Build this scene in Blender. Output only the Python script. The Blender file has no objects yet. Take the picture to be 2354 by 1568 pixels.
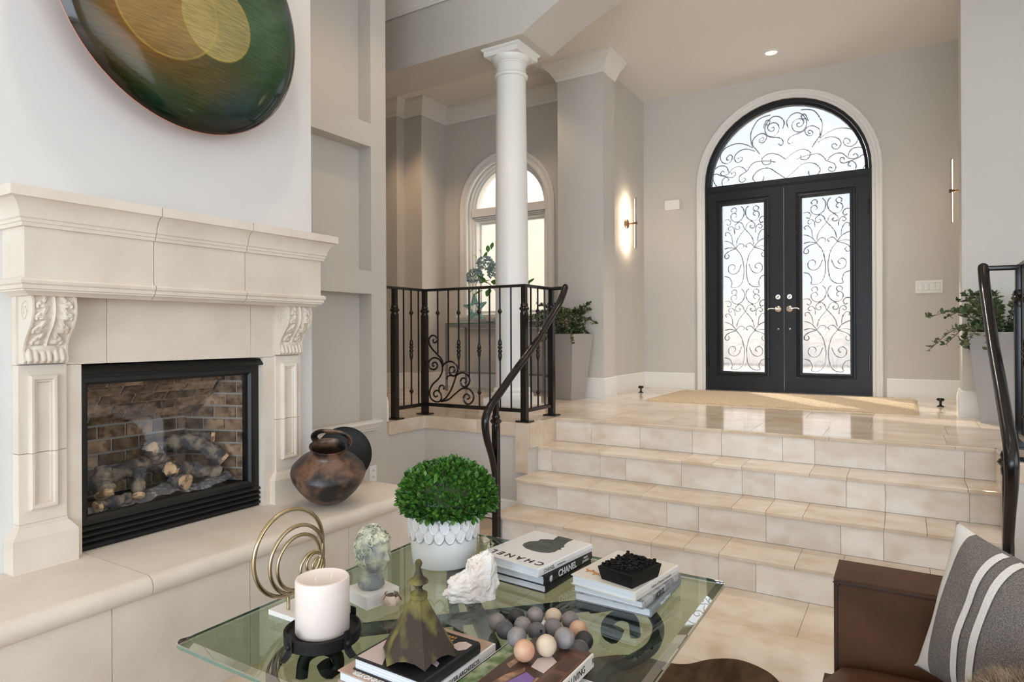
import bpy, bmesh, math, random
from mathutils import Vector, Matrix, noise

random.seed(11)
sc = bpy.context.scene
COL = sc.collection
PI = math.pi
R = math.radians

# ------------------------------------------------------------------ camera
cam_d = bpy.data.cameras.new('camera')
cam = bpy.data.objects.new('camera', cam_d)
COL.objects.link(cam)
cam_d.sensor_width = 36.0
cam_d.lens = 1480.0 * 36.0 / 2354.0
cam_d.shift_y = -15.8 / 2354.0
cam_d.clip_start = 0.02
cam.matrix_world = (Matrix.Translation((0, 0, 1.29)) @ Matrix.Rotation(R(31.5), 4, 'Z')
                    @ Matrix.Rotation(R(90), 4, 'X') @ Matrix.Rotation(-0.00447, 4, 'Z'))
sc.camera = cam

# ------------------------------------------------------------------ world, sun, daylight, exposure
w = bpy.data.worlds.new('world')
sc.world = w
w.use_nodes = True
bg = w.node_tree.nodes['Background']
bg.inputs[0].default_value = (0.88, 0.93, 1.0, 1)
bg.inputs[1].default_value = 2.1

def lamp(name, kind, loc, energy, color=(1, 1, 1), direction=None, **kw):
    d = bpy.data.lights.new(name, kind)
    d.energy = energy
    d.color = color
    for k, v in kw.items():
        setattr(d, k, v)
    o = bpy.data.objects.new(name, d)
    COL.objects.link(o)
    o.location = loc
    if direction is not None:
        o.rotation_euler = Vector(direction).to_track_quat('-Z', 'Y').to_euler()
    return o

lamp('sun', 'SUN', (-3, 12, 9), 34.0, (1.0, 0.93, 0.82), (0.40, -0.55, -0.73), angle=R(1.0))
# daylight entering the living room through its big windows behind and beside the photographer
lamp('daylight_back_window', 'AREA', (0.6, -4.35, 1.35), 205, (0.70, 0.85, 1.0), (0, 1, -0.50),
     shape='RECTANGLE', size=5.6, size_y=2.2)
lamp('daylight_side_window', 'AREA', (4.35, 0.2, 2.15), 30, (0.80, 0.90, 1.0), (-1, 0, -0.45),
     shape='RECTANGLE', size=5.0, size_y=2.2)
sc.view_settings.view_transform = 'Standard'
sc.view_settings.look = 'None'
sc.view_settings.exposure = 0.14
sc.view_settings.gamma = 1.0
sc.view_settings.use_curve_mapping = False

# ------------------------------------------------------------------ materials
MATS = {}

def M(name, col, rough=0.5, metal=0.0, col2=None, nscale=8.0, ramp=(0.35, 0.65), detail=4.0,
      bump=None, spec=0.5, coat=0.0, stretch=None, rnd=0.0, emit=None, speck=None, trans=0.0, sss=0.0):
    m = bpy.data.materials.new(name)
    m.use_nodes = True
    nt = m.node_tree
    N, L = nt.nodes, nt.links
    b = N['Principled BSDF']
    c4 = lambda c: (c[0], c[1], c[2], 1)
    b.inputs['Base Color'].default_value = c4(col)
    b.inputs['Roughness'].default_value = rough
    b.inputs['Metallic'].default_value = metal
    b.inputs['Specular IOR Level'].default_value = spec
    b.inputs['Coat Weight'].default_value = coat
    b.inputs['Coat Roughness'].default_value = 0.08
    if sss:
        b.inputs['Subsurface Weight'].default_value = sss
        b.inputs['Subsurface Radius'].default_value = (0.03, 0.015, 0.008)
    if emit:
        b.inputs['Emission Color'].default_value = c4(emit[0])
        b.inputs['Emission Strength'].default_value = emit[1]
    vec = None
    if col2 or bump or rnd or speck:
        tc = N.new('ShaderNodeNewGeometry')
        vec = tc.outputs['Position']
        if rnd:
            oi = N.new('ShaderNodeObjectInfo')
            ml = N.new('ShaderNodeMath'); ml.operation = 'MULTIPLY'
            ml.inputs[1].default_value = 37.0
            L.new(oi.outputs['Random'], ml.inputs[0])
            ad = N.new('ShaderNodeVectorMath'); ad.operation = 'ADD'
            L.new(vec, ad.inputs[0]); L.new(ml.outputs[0], ad.inputs[1])
            vec = ad.outputs[0]
        if stretch:
            mp = N.new('ShaderNodeMapping')
            mp.inputs['Scale'].default_value = stretch
            L.new(vec, mp.inputs[0])
            vec = mp.outputs[0]
    out = None
    if col2:
        n = N.new('ShaderNodeTexNoise')
        n.inputs['Scale'].default_value = nscale
        n.inputs['Detail'].default_value = detail
        L.new(vec, n.inputs['Vector'])
        r = N.new('ShaderNodeValToRGB')
        r.color_ramp.elements[0].position = ramp[0]
        r.color_ramp.elements[1].position = ramp[1]
        r.color_ramp.elements[0].color = c4(col)
        r.color_ramp.elements[1].color = c4(col2)
        L.new(n.outputs['Fac'], r.inputs[0])
        out = r.outputs[0]
    if speck:
        n = N.new('ShaderNodeTexNoise')
        n.inputs['Scale'].default_value = speck[0]
        n.inputs['Detail'].default_value = 2.0
        L.new(vec, n.inputs['Vector'])
        r = N.new('ShaderNodeValToRGB')
        r.color_ramp.elements[0].position = speck[2]
        r.color_ramp.elements[1].position = speck[3]
        r.color_ramp.elements[0].color = c4(speck[1])
        r.color_ramp.elements[1].color = (1, 1, 1, 1)
        L.new(n.outputs['Fac'], r.inputs[0])
        mx = N.new('ShaderNodeMix'); mx.data_type = 'RGBA'; mx.blend_type = 'MULTIPLY'
        mx.inputs['Factor'].default_value = 1.0
        if out:
            L.new(out, mx.inputs['A'])
        else:
            mx.inputs['A'].default_value = c4(col)
        L.new(r.outputs[0], mx.inputs['B'])
        out = mx.outputs['Result']
    if rnd:
        oi = N.new('ShaderNodeObjectInfo')
        mr = N.new('ShaderNodeMapRange')
        mr.inputs['To Min'].default_value = 1.0 - rnd
        mr.inputs['To Max'].default_value = 1.0 + rnd
        L.new(oi.outputs['Random'], mr.inputs[0])
        hs = N.new('ShaderNodeHueSaturation')
        L.new(mr.outputs[0], hs.inputs['Value'])
        if out:
            L.new(out, hs.inputs['Color'])
        else:
            hs.inputs['Color'].default_value = c4(col)
        out = hs.outputs[0]
    if out:
        L.new(out, b.inputs['Base Color'])
    if bump:
        n = N.new('ShaderNodeTexNoise')
        n.inputs['Scale'].default_value = bump[0]
        n.inputs['Detail'].default_value = 3.0
        L.new(vec, n.inputs['Vector'])
        bp = N.new('ShaderNodeBump')
        bp.inputs['Strength'].default_value = bump[1]
        bp.inputs['Distance'].default_value = bump[2] if len(bump) > 2 else 0.002
        L.new(n.outputs['Fac'], bp.inputs['Height'])
        L.new(bp.outputs[0], b.inputs['Normal'])
    MATS[name] = m
    return m

def glass(name, tint, rough=0.0, gloss=1.0):
    m = bpy.data.materials.new(name)
    m.use_nodes = True
    nt = m.node_tree; N, L = nt.nodes, nt.links
    N.remove(N['Principled BSDF'])
    tr = N.new('ShaderNodeBsdfTransparent'); tr.inputs[0].default_value = (*tint, 1)
    gl = N.new('ShaderNodeBsdfGlossy'); gl.inputs['Roughness'].default_value = rough
    gl.inputs['Color'].default_value = (1, 1, 1, 1)
    fr = N.new('ShaderNodeLayerWeight'); fr.inputs['Blend'].default_value = 0.5
    pw_ = N.new('ShaderNodeMath'); pw_.operation = 'POWER'; pw_.inputs[1].default_value = 5.0
    L.new(fr.outputs['Facing'], pw_.inputs[0])
    mu = N.new('ShaderNodeMath'); mu.operation = 'MULTIPLY_ADD'; mu.inputs[1].default_value = 0.96 * gloss; mu.inputs[2].default_value = 0.04 * gloss
    L.new(pw_.outputs[0], mu.inputs[0])
    mx = N.new('ShaderNodeMixShader')
    L.new(mu.outputs[0], mx.inputs[0]); L.new(tr.outputs[0], mx.inputs[1]); L.new(gl.outputs[0], mx.inputs[2])
    L.new(mx.outputs[0], N['Material Output'].inputs[0])
    MATS[name] = m
    return m

def rain_glass(name):
    m = bpy.data.materials.new(name)
    m.use_nodes = True
    nt = m.node_tree; N, L = nt.nodes, nt.links
    N.remove(N['Principled BSDF'])
    g = N.new('ShaderNodeNewGeometry')
    mp = N.new('ShaderNodeMapping'); mp.inputs['Scale'].default_value = (1.0, 1.0, 0.07)
    L.new(g.outputs['Position'], mp.inputs[0])
    n = N.new('ShaderNodeTexNoise'); n.inputs['Scale'].default_value = 110.0; n.inputs['Detail'].default_value = 2.0
    L.new(mp.outputs[0], n.inputs['Vector'])
    bp = N.new('ShaderNodeBump'); bp.inputs['Strength'].default_value = 0.9; bp.inputs['Distance'].default_value = 0.006
    L.new(n.outputs['Fac'], bp.inputs['Height'])
    rf = N.new('ShaderNodeBsdfRefraction'); rf.inputs['IOR'].default_value = 1.12
    rf.inputs['Roughness'].default_value = 0.24; rf.inputs['Color'].default_value = (0.45, 0.455, 0.475, 1)
    L.new(bp.outputs[0], rf.inputs['Normal'])
    tr = N.new('ShaderNodeBsdfTransparent'); tr.inputs[0].default_value = (0.45, 0.455, 0.475, 1)
    m1 = N.new('ShaderNodeMixShader'); m1.inputs[0].default_value = 0.22
    L.new(rf.outputs[0], m1.inputs[1]); L.new(tr.outputs[0], m1.inputs[2])
    df = N.new('ShaderNodeBsdfTranslucent'); df.inputs[0].default_value = (0.75, 0.77, 0.82, 1)
    m2 = N.new('ShaderNodeMixShader'); m2.inputs[0].default_value = 0.03
    L.new(m1.outputs[0], m2.inputs[1]); L.new(df.outputs[0], m2.inputs[2])
    L.new(m2.outputs[0], N['Material Output'].inputs[0])
    MATS[name] = m
    return m

M('wall', (0.60, 0.575, 0.53), 0.62, bump=(240, 0.08))
M('wall_pale', (0.72, 0.715, 0.70), 0.60, bump=(240, 0.08))  # wall paint lightened for the chimney breast; daylight put into the colour
M('ceiling', (0.86, 0.82, 0.765), 0.7)
M('trim', (0.82, 0.80, 0.76), 0.38)
M('column', (0.84, 0.83, 0.79), 0.30)
M('stone', (0.705, 0.615, 0.515), 0.75, col2=(0.785, 0.71, 0.62), nscale=5, ramp=(0.3, 0.7), rnd=0.03,
  speck=(520, (0.86, 0.81, 0.75), 0.28, 0.46), bump=(400, 0.2))
M('mortar', (0.52, 0.42, 0.35), 0.9)
M('travertine', (0.60, 0.465, 0.335), 0.10, col2=(0.755, 0.655, 0.545), nscale=3.6, ramp=(0.30, 0.66), detail=9,
  rnd=0.06, speck=(9, (0.93, 0.89, 0.83), 0.34, 0.50), stretch=(0.8, 1.0, 1.3), bump=(40, 0.03), spec=0.5)
M('travertine_pale', (0.68, 0.58, 0.475), 0.22, col2=(0.80, 0.745, 0.68), nscale=4.2, ramp=(0.30, 0.58), detail=9,  # same stone as the treads; cool daylight on the risers put into the colour
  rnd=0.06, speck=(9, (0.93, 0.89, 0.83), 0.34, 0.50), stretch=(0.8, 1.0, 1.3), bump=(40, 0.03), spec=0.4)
M('grout', (0.50, 0.40, 0.30), 0.9)
M('iron', (0.008, 0.0065, 0.0055), 0.22, spec=0.45)
M('forged_iron', (0.010, 0.0095, 0.010), 0.5, spec=0.3, bump=(120, 0.3))
M('door_black', (0.010, 0.0105, 0.0125), 0.40, spec=0.35)
M('scroll_iron', (0.52, 0.54, 0.57), 0.5)
M('nickel', (0.72, 0.68, 0.60), 0.22, metal=1.0)
M('brass', (0.62, 0.43, 0.22), 0.3, metal=1.0)
M('antique_brass', (0.52, 0.40, 0.22), 0.27, metal=1.0, col2=(0.60, 0.50, 0.34), nscale=18)
M('dark_bronze', (0.14, 0.085, 0.055), 0.35, metal=1.0)
M('lamp_strip', (1, 0.9, 0.8), 0.5, emit=((1.0, 0.78, 0.55), 30.0))
M('can_lens', (0.9, 0.9, 0.9), 0.5, emit=((1.0, 0.93, 0.85), 0.6))
M('plastic_white', (0.86, 0.85, 0.82), 0.4)
M('plastic_gap', (0.50, 0.49, 0.47), 0.6)
M('firebox_black', (0.008, 0.008, 0.008), 0.42)
M('firebox_metal', (0.012, 0.012, 0.013), 0.6)
M('brick', (0.20, 0.125, 0.08), 0.85, col2=(0.42, 0.28, 0.175), nscale=12, ramp=(0.40, 0.62), rnd=0.45, bump=(60, 0.5, 0.004),
  speck=(30, (0.55, 0.52, 0.50), 0.38, 0.50))
M('brick_mortar', (0.42, 0.39, 0.35), 0.95, bump=(90, 0.4))
M('log_bark', (0.065, 0.064, 0.068), 0.85, col2=(0.30, 0.24, 0.18), nscale=22, ramp=(0.45, 0.62), bump=(55, 1.0, 0.006))
M('log_wood', (0.72, 0.48, 0.28), 0.8, col2=(0.22, 0.12, 0.06), nscale=30, ramp=(0.48, 0.62), bump=(50, 0.6, 0.004))
M('ember', (0.13, 0.13, 0.14), 0.8, col2=(0.42, 0.40, 0.40), nscale=45, ramp=(0.5, 0.7), bump=(70, 1.0, 0.006))
M('burnt_clay', (0.014, 0.012, 0.012), 0.38, col2=(0.17, 0.09, 0.055), nscale=7.5, ramp=(0.46, 0.60), detail=6, bump=(90, 0.25), speck=(40, (0.6, 0.55, 0.5), 0.3, 0.5))
M('dark_wood', (0.010, 0.009, 0.0085), 0.45, spec=0.35, bump=(40, 0.2))
M('planter_grey', (0.36, 0.345, 0.33), 0.55, bump=(80, 0.1))
M('soil', (0.05, 0.035, 0.025), 0.95, bump=(80, 1.0))
M('leaf_dark', (0.045, 0.085, 0.03), 0.45, col2=(0.11, 0.13, 0.05), nscale=9, ramp=(0.4, 0.7))
M('leaf_box', (0.022, 0.105, 0.016), 0.33, col2=(0.16, 0.33, 0.045), nscale=70, ramp=(0.40, 0.72), rnd=0.35)
M('leaf_bright', (0.16, 0.33, 0.05), 0.5, col2=(0.06, 0.20, 0.03), nscale=14)
M('stem', (0.10, 0.07, 0.04), 0.8)
M('hydrangea', (0.30, 0.40, 0.42), 0.7, col2=(0.45, 0.55, 0.52), nscale=40, rnd=0.1)
M('smoke_glass', (0.25, 0.25, 0.24), 0.1)
M('star', (0.20, 0.42, 0.36), 0.5, col2=(0.42, 0.60, 0.52), nscale=40)
M('pink_coral', (0.78, 0.62, 0.55), 0.7)
M('mat_jute', (0.47, 0.36, 0.235), 0.95, col2=(0.60, 0.49, 0.34), nscale=70, bump=(160, 1.0, 0.006))
M('porcelain', (0.86, 0.85, 0.84), 0.12, coat=0.3)
M('porcelain_line', (0.42, 0.41, 0.40), 0.4)
M('marble', (0.84, 0.80, 0.76), 0.35, col2=(0.90, 0.88, 0.86), nscale=9)
M('patina', (0.21, 0.22, 0.22), 0.6, col2=(0.50, 0.49, 0.33), nscale=26, ramp=(0.42, 0.62), detail=6, bump=(120, 0.3))
M('patina_hair', (0.30, 0.31, 0.24), 0.6, col2=(0.62, 0.61, 0.44), nscale=38, ramp=(0.42, 0.62), bump=(120, 0.3))
M('wax', (0.88, 0.77, 0.71), 0.42, sss=0.35)
M('wick', (0.75, 0.70, 0.62), 0.8)
M('rust_copper', (0.052, 0.037, 0.026), 0.75, spec=0.25, col2=(0.19, 0.165, 0.05), nscale=16, ramp=(0.47, 0.62), detail=8, bump=(90, 0.4), stretch=(1, 1, 0.5))
M('coral_rock', (0.80, 0.70, 0.62), 0.8, col2=(0.88, 0.84, 0.79), nscale=26, ramp=(0.35, 0.6), bump=(70, 1.0, 0.006))
M('dried_flower', (0.42, 0.31, 0.23), 0.8, col2=(0.55, 0.44, 0.34), nscale=60)
M('paper', (0.80, 0.82, 0.84), 0.7, col2=(0.62, 0.66, 0.70), nscale=60, stretch=(0.02, 0.02, 6.0))
M('cover_white', (0.80, 0.78, 0.76), 0.3)
M('cover_cream', (0.76, 0.71, 0.64), 0.35)
M('cover_black', (0.012, 0.012, 0.014), 0.28)
M('cover_grey', (0.45, 0.45, 0.45), 0.35, col2=(0.25, 0.25, 0.26), nscale=26, ramp=(0.5, 0.6))
M('cover_slate', (0.24, 0.26, 0.27), 0.4)
M('cover_photo_dark', (0.015, 0.013, 0.012), 0.25, col2=(0.55, 0.47, 0.44), nscale=14, ramp=(0.60, 0.64))
M('cover_brick', (0.42, 0.28, 0.21), 0.4, col2=(0.50, 0.36, 0.28), nscale=20)
M('cover_garden', (0.10, 0.17, 0.05), 0.35, col2=(0.48, 0.50, 0.36), nscale=24, ramp=(0.42, 0.66))
M('cover_brown', (0.05, 0.025, 0.018), 0.3, col2=(0.12, 0.06, 0.04), nscale=10)
M('photo_pink', (0.60, 0.48, 0.45), 0.3)
M('photo_purple', (0.20, 0.12, 0.36), 0.3)
M('photo_skin', (0.42, 0.25, 0.16), 0.35, col2=(0.15, 0.08, 0.05), nscale=40)
M('photo_door', (0.13, 0.055, 0.035), 0.3)
M('photo_hat', (0.03, 0.04, 0.035), 0.3, col2=(0.09, 0.11, 0.09), nscale=30)
M('ink', (0.015, 0.015, 0.015), 0.4)
M('ink_white', (0.85, 0.85, 0.85), 0.4)
M('ink_gold', (0.50, 0.36, 0.14), 0.4)
M('ink_rust', (0.55, 0.25, 0.06), 0.4)
M('carved_black', (0.006, 0.0055, 0.0055), 0.55, spec=0.25, bump=(100, 0.6))
M('bead_cream', (0.68, 0.54, 0.40), 0.6, col2=(0.56, 0.42, 0.30), nscale=30, bump=(90, 0.2))
M('bead_peach', (0.66, 0.44, 0.30), 0.6, col2=(0.58, 0.28, 0.17), nscale=24, bump=(90, 0.2))
M('bead_grey', (0.20, 0.19, 0.195), 0.6, col2=(0.33, 0.29, 0.27), nscale=34, bump=(90, 0.25))
M('bead_taupe', (0.28, 0.24, 0.22), 0.6, col2=(0.20, 0.18, 0.18), nscale=30, bump=(90, 0.25))
M('bead_slate', (0.085, 0.085, 0.095), 0.55, col2=(0.16, 0.15, 0.15), nscale=34, bump=(90, 0.25))
M('bead_black', (0.022, 0.020, 0.021), 0.5, col2=(0.05, 0.045, 0.045), nscale=34, bump=(90, 0.25))
M('leather', (0.070, 0.030, 0.014), 0.50, col2=(0.105, 0.046, 0.021), nscale=7, bump=(420, 0.15), spec=0.2)
M('leather_dark', (0.05, 0.028, 0.022), 0.5, col2=(0.07, 0.036, 0.026), nscale=7, bump=(420, 0.15), spec=0.2)
M('wool_grey', (0.13, 0.112, 0.10), 0.95, spec=0.1, col2=(0.27, 0.245, 0.225), nscale=520, ramp=(0.4, 0.62), bump=(260, 0.8, 0.003))
M('wool_white', (0.76, 0.73, 0.69), 0.95, bump=(260, 0.8, 0.003))
M('fur', (0.20, 0.13, 0.075), 0.9, col2=(0.42, 0.31, 0.20), nscale=40)
M('cowhide', (0.060, 0.034, 0.018), 0.95, spec=0.1, col2=(0.14, 0.088, 0.05), nscale=5, ramp=(0.35, 0.7), bump=(220, 0.8, 0.004), stretch=(3, 1, 1))
M('stucco', (0.92, 0.87, 0.76), 0.9, bump=(60, 0.3))
M('garden_wall', (0.80, 0.79, 0.78), 0.9)
M('paving_out', (0.215, 0.20, 0.18), 0.9)
M('outlet_dark', (0.05, 0.05, 0.05), 0.5)
glass('table_glass', (0.70, 0.79, 0.68), 0.0, 1.25)
glass('glass_bevel', (0.86, 0.93, 0.88), 0.0, 6.0)
M('glass_edge', (0.10, 0.20, 0.15), 0.05, spec=0.8, coat=1.0)
glass('fire_glass', (0.97, 0.97, 0.97), 0.0, 0.55)
glass('window_glass', (0.97, 0.98, 0.98), 0.0, 0.6)
rain_glass('rain_glass')

def art_material():
    m = bpy.data.materials.new('enamel_art'); m.use_nodes = True
    nt = m.node_tree; N, L = nt.nodes, nt.links
    b = N['Principled BSDF']
    b.inputs['Roughness'].default_value = 0.16
    b.inputs['Coat Weight'].default_value = 0.35
    b.inputs['Coat Roughness'].default_value = 0.06
    b.inputs['Metallic'].default_value = 0.0
    b.inputs['Specular IOR Level'].default_value = 0.25
    g = N.new('ShaderNodeTexCoord')
    sp = N.new('ShaderNodeSeparateXYZ'); L.new(g.outputs['Object'], sp.inputs[0])
    n = N.new('ShaderNodeTexNoise'); n.inputs['Scale'].default_value = 3.2; n.inputs['Detail'].default_value = 6
    L.new(g.outputs['Object'], n.inputs['Vector'])
    mp = N.new('ShaderNodeMapping'); mp.inputs['Rotation'].default_value = (R(-35), 0, 0); mp.inputs['Scale'].default_value = (1, 7, 90)
    L.new(g.outputs['Object'], mp.inputs[0])
    n2 = N.new('ShaderNodeTexNoise'); n2.inputs['Scale'].default_value = 2.0; n2.inputs['Detail'].default_value = 3
    L.new(mp.outputs[0], n2.inputs['Vector'])
    def dist(cy, cz):
        c = N.new('ShaderNodeCombineXYZ'); L.new(sp.outputs['Y'], c.inputs['X']); L.new(sp.outputs['Z'], c.inputs['Y'])
        d = N.new('ShaderNodeVectorMath'); d.operation = 'DISTANCE'; d.inputs[1].default_value = (cy, cz, 0)
        L.new(c.outputs[0], d.inputs[0]); return d.outputs['Value']
    def ramp(src, els):
        r = N.new('ShaderNodeValToRGB'); e = r.color_ramp.elements
        while len(e) < len(els): e.new(0.5)
        for i, (p, c) in enumerate(els): e[i].position = p; e[i].color = (*c, 1)
        L.new(src, r.inputs[0]); return r.outputs[0]
    def mix(f, a, bb, mode='MIX'):
        x = N.new('ShaderNodeMix'); x.data_type = 'RGBA'; x.blend_type = mode
        if isinstance(f, float): x.inputs['Factor'].default_value = f
        else: L.new(f, x.inputs['Factor'])
        L.new(a, x.inputs['A']); L.new(bb, x.inputs['B']); return x.outputs['Result']
    def wob(src, k=0.16):
        q = N.new('ShaderNodeMath'); q.operation = 'MULTIPLY_ADD'; q.inputs[1].default_value = k
        L.new(n.outputs['Fac'], q.inputs[0]); L.new(src, q.inputs[2]); return q.outputs[0]
    bw = lambda s: (lambda q: (L.new(s, q.inputs[0]), q.outputs[0])[1])(N.new('ShaderNodeRGBToBW'))
    def half(s, v):
        q = N.new('ShaderNodeMath'); q.operation = 'MULTIPLY'; q.inputs[1].default_value = v; L.new(s, q.inputs[0]); return q.outputs[0]
    flat = lambda c: ramp(n.outputs['Fac'], [(0.3, c), (0.7, tuple(v * 1.45 for v in c))])
    blob = lambda y, z, r0, r1: bw(ramp(wob(dist(y, z)), [(0.0, (1, 1, 1)), (r0, (1, 1, 1)), (r1, (0, 0, 0))]))
    c = flat((0.022, 0.050, 0.020))
    c = mix(half(blob(0.30, 0.50, 0.12, 0.34), 0.75), c, flat((0.055, 0.105, 0.050)))
    c = mix(half(blob(-0.28, 0.40, 0.24, 0.44), 0.9), c, flat((0.17, 0.065, 0.010)))
    c = mix(half(blob(0.03, 0.20, 0.14, 0.34), 0.7), c, flat((0.085, 0.055, 0.016)))
    c = mix(half(blob(0.22, 0.06, 0.10, 0.30), 0.85), c, flat((0.004, 0.028, 0.055)))
    rim = ramp(dist(0, 0.524), [(0.34, (1, 1, 1)), (0.43, (0.55, 0.75, 0.70)), (0.49, (0.22, 0.34, 0.36)), (0.515, (0.12, 0.09, 0.08)), (0.53, (0.10, 0.05, 0.05))])
    c = mix(1.0, c, rim, 'MULTIPLY')
    k1 = ramp(dist(-0.145, 0.437), [(0.0, (1, 1, 1)), (0.10, (1, 1, 1)), (0.199, (0.55, 0.55, 0.55)), (0.203, (0, 0, 0))])
    k2 = ramp(dist(0.06, 0.45), [(0.0, (1, 1, 1)), (0.152, (1, 1, 1)), (0.156, (0, 0, 0))])
    c = mix(half(bw(k1), 0.8), c, flat((0.26, 0.175, 0.060)))
    c = mix(half(bw(k2), 0.72), c, flat((0.33, 0.27, 0.10)))
    r1 = ramp(dist(-0.145, 0.437), [(0.197, (0, 0, 0)), (0.200, (1, 1, 1)), (0.202, (1, 1, 1)), (0.205, (0, 0, 0))])
    r2 = ramp(dist(0.06, 0.45), [(0.150, (0, 0, 0)), (0.153, (1, 1, 1)), (0.155, (1, 1, 1)), (0.158, (0, 0, 0))])
    lc = flat((0.40, 0.29, 0.06))
    c = mix(half(bw(r1), 0.55), c, lc); c = mix(half(bw(r2), 0.6), c, lc)
    st = ramp(n2.outputs['Fac'], [(0.30, (0.70, 0.70, 0.70)), (0.70, (1.2, 1.17, 1.1))])
    c = mix(1.0, c, st, 'MULTIPLY')
    L.new(c, b.inputs['Base Color'])
    bp = N.new('ShaderNodeBump'); bp.inputs['Strength'].default_value = 0.10; bp.inputs['Distance'].default_value = 0.002
    L.new(n2.outputs['Fac'], bp.inputs['Height']); L.new(bp.outputs[0], b.inputs['Normal'])
    MATS['enamel_art'] = m
art_material()
M('copper_rim', (0.55, 0.18, 0.10), 0.4)

# ------------------------------------------------------------------ mesh helpers
OFF = {}

class B:
    def __init__(s):
        s.bm = bmesh.new()
    def poly(s, pts):
        v = [s.bm.verts.new(p) for p in pts]
        return s.bm.faces.new(v)
    def box(s, x0, x1, y0, y1, z0, z1, mat=None):
        p = [Vector((x, y, z)) for z in (z0, z1) for y in (y0, y1) for x in (x0, x1)]
        if mat is not None:
            p = [mat @ q for q in p]
        v = [s.bm.verts.new(q) for q in p]
        for f in ((0, 2, 3, 1), (4, 5, 7, 6), (0, 1, 5, 4), (2, 6, 7, 3), (0, 4, 6, 2), (1, 3, 7, 5)):
            s.bm.faces.new([v[i] for i in f])
        return s
    def prism(s, pts, mp, a, b):
        """2D outline pts, mp(u, v, w) -> 3D, from w=a to w=b"""
        A = [s.bm.verts.new(mp(u, v, a)) for u, v in pts]
        C = [s.bm.verts.new(mp(u, v, b)) for u, v in pts]
        s.bm.faces.new(A); s.bm.faces.new(C[::-1])
        n = len(pts)
        for i in range(n):
            s.bm.faces.new([A[i], C[i], C[(i + 1) % n], A[(i + 1) % n]])
        return s
    def rings(s, rings, closed_ring=True, cap=True, loop=False):
        V = [[s.bm.verts.new(p) for p in r] for r in rings]
        n = len(V[0]); m = len(V)
        for i in range(m if loop else m - 1):
            a, b = V[i], V[(i + 1) % m]
            for j in range(n if closed_ring else n - 1):
                k = (j + 1) % n
                s.bm.faces.new([a[j], a[k], b[k], b[j]])
        if cap and not loop and closed_ring:
            s.bm.faces.new(V[0][::-1]); s.bm.faces.new(V[-1])
        return s
    def lathe(s, prof, c=(0, 0, 0), seg=24, mat=None, cap=True, wob=None):
        rs = []
        for r, z in prof:
            ring = []
            for i in range(seg):
                a = 2 * PI * i / seg
                rr = r * (wob(a, z) if wob else 1)
                p = Vector((rr * math.cos(a), rr * math.sin(a), z))
                if mat is not None: p = mat @ p
                ring.append(p + Vector(c))
            rs.append(ring)
        return s.rings(rs, cap=cap)
    def tube(s, path, r, seg=8, loop=False, cap=True, flat=None, up=None):
        path = [Vector(p) for p in path]
        n = len(path)
        rs = []
        prev = None
        for i, p in enumerate(path):
            if loop:
                t = path[(i + 1) % n] - path[i - 1]
            else:
                t = path[min(i + 1, n - 1)] - path[max(i - 1, 0)]
            if t.length < 1e-9: t = Vector((0, 0, 1))
            t.normalize()
            if up is not None:
                a = Vector(up) - t * t.dot(Vector(up)); a.normalize()
            elif prev is None:
                a = t.orthogonal().normalized()
            else:
                a = prev - t * t.dot(prev)
                a = a.normalized() if a.length > 1e-6 else t.orthogonal().normalized()
            prev = a
            b = t.cross(a)
            rr = r[i] if isinstance(r, (list, tuple)) else r
            fx, fy = flat if flat else (1, 1)
            rs.append([p + a * (rr * fx * math.cos(2 * PI * (k + .5) / seg)) + b * (rr * fy * math.sin(2 * PI * (k + .5) / seg)) for k in range(seg)])
        return s.rings(rs, loop=loop, cap=cap)
    def molding(s, path, prof, mp=lambda u, v, w: (u, v, w), loop=False):
        """sweep profile (d to the right of travel, w third axis) along a mitred 2D polyline"""
        n = len(path)
        P = [Vector(p).to_2d() if len(p) > 2 else Vector(p) for p in path]
        def nrm(a, b):
            d = (b - a).normalized()
            return Vector((d.y, -d.x))
        rs = []
        for i in range(n):
            if loop:
                n0, n1 = nrm(P[i - 1], P[i]), nrm(P[i], P[(i + 1) % n])
            else:
                n1 = nrm(P[i], P[i + 1]) if i < n - 1 else None
                n0 = nrm(P[i - 1], P[i]) if i > 0 else n1
                if n1 is None: n1 = n0
            m = n0 + n1
            m = m / max(0.2, (1 + n0.dot(n1)))
            rs.append([mp(P[i].x + m.x * d, P[i].y + m.y * d, w) for d, w in prof])
        return s.rings(rs, loop=loop)
    def sphere(s, c, r, seg=16, ring=10, f=None, mat=None):
        c = Vector(c)
        top = bot = None
        rs = []
        for i in range(1, ring):
            th = PI * i / ring
            q = []
            for j in range(seg):
                ph = 2 * PI * j / seg
                d = Vector((math.sin(th) * math.cos(ph), math.sin(th) * math.sin(ph), math.cos(th)))
                k = f(d) if f else 1
                p = Vector((d.x * r[0], d.y * r[1], d.z * r[2])) * k if isinstance(r, tuple) else d * r * k
                if mat is not None: p = mat @ p
                q.append(c + p)
            rs.append(q)
        V = [[s.bm.verts.new(p) for p in q] for q in rs]
        def pole(d):
            k = f(d) if f else 1
            p = Vector((d.x * r[0], d.y * r[1], d.z * r[2])) * k if isinstance(r, tuple) else d * r * k
            if mat is not None: p = mat @ p
            return s.bm.verts.new(c + p)
        t, b = pole(Vector((0, 0, 1))), pole(Vector((0, 0, -1)))
        for i in range(len(V) - 1):
            for j in range(seg):
                k = (j + 1) % seg
                s.bm.faces.new([V[i][j], V[i + 1][j], V[i + 1][k], V[i][k]])
        for j in range(seg):
            k = (j + 1) % seg
            s.bm.faces.new([t, V[0][j], V[0][k]])
            s.bm.faces.new([b, V[-1][k], V[-1][j]])
        return s
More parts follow.
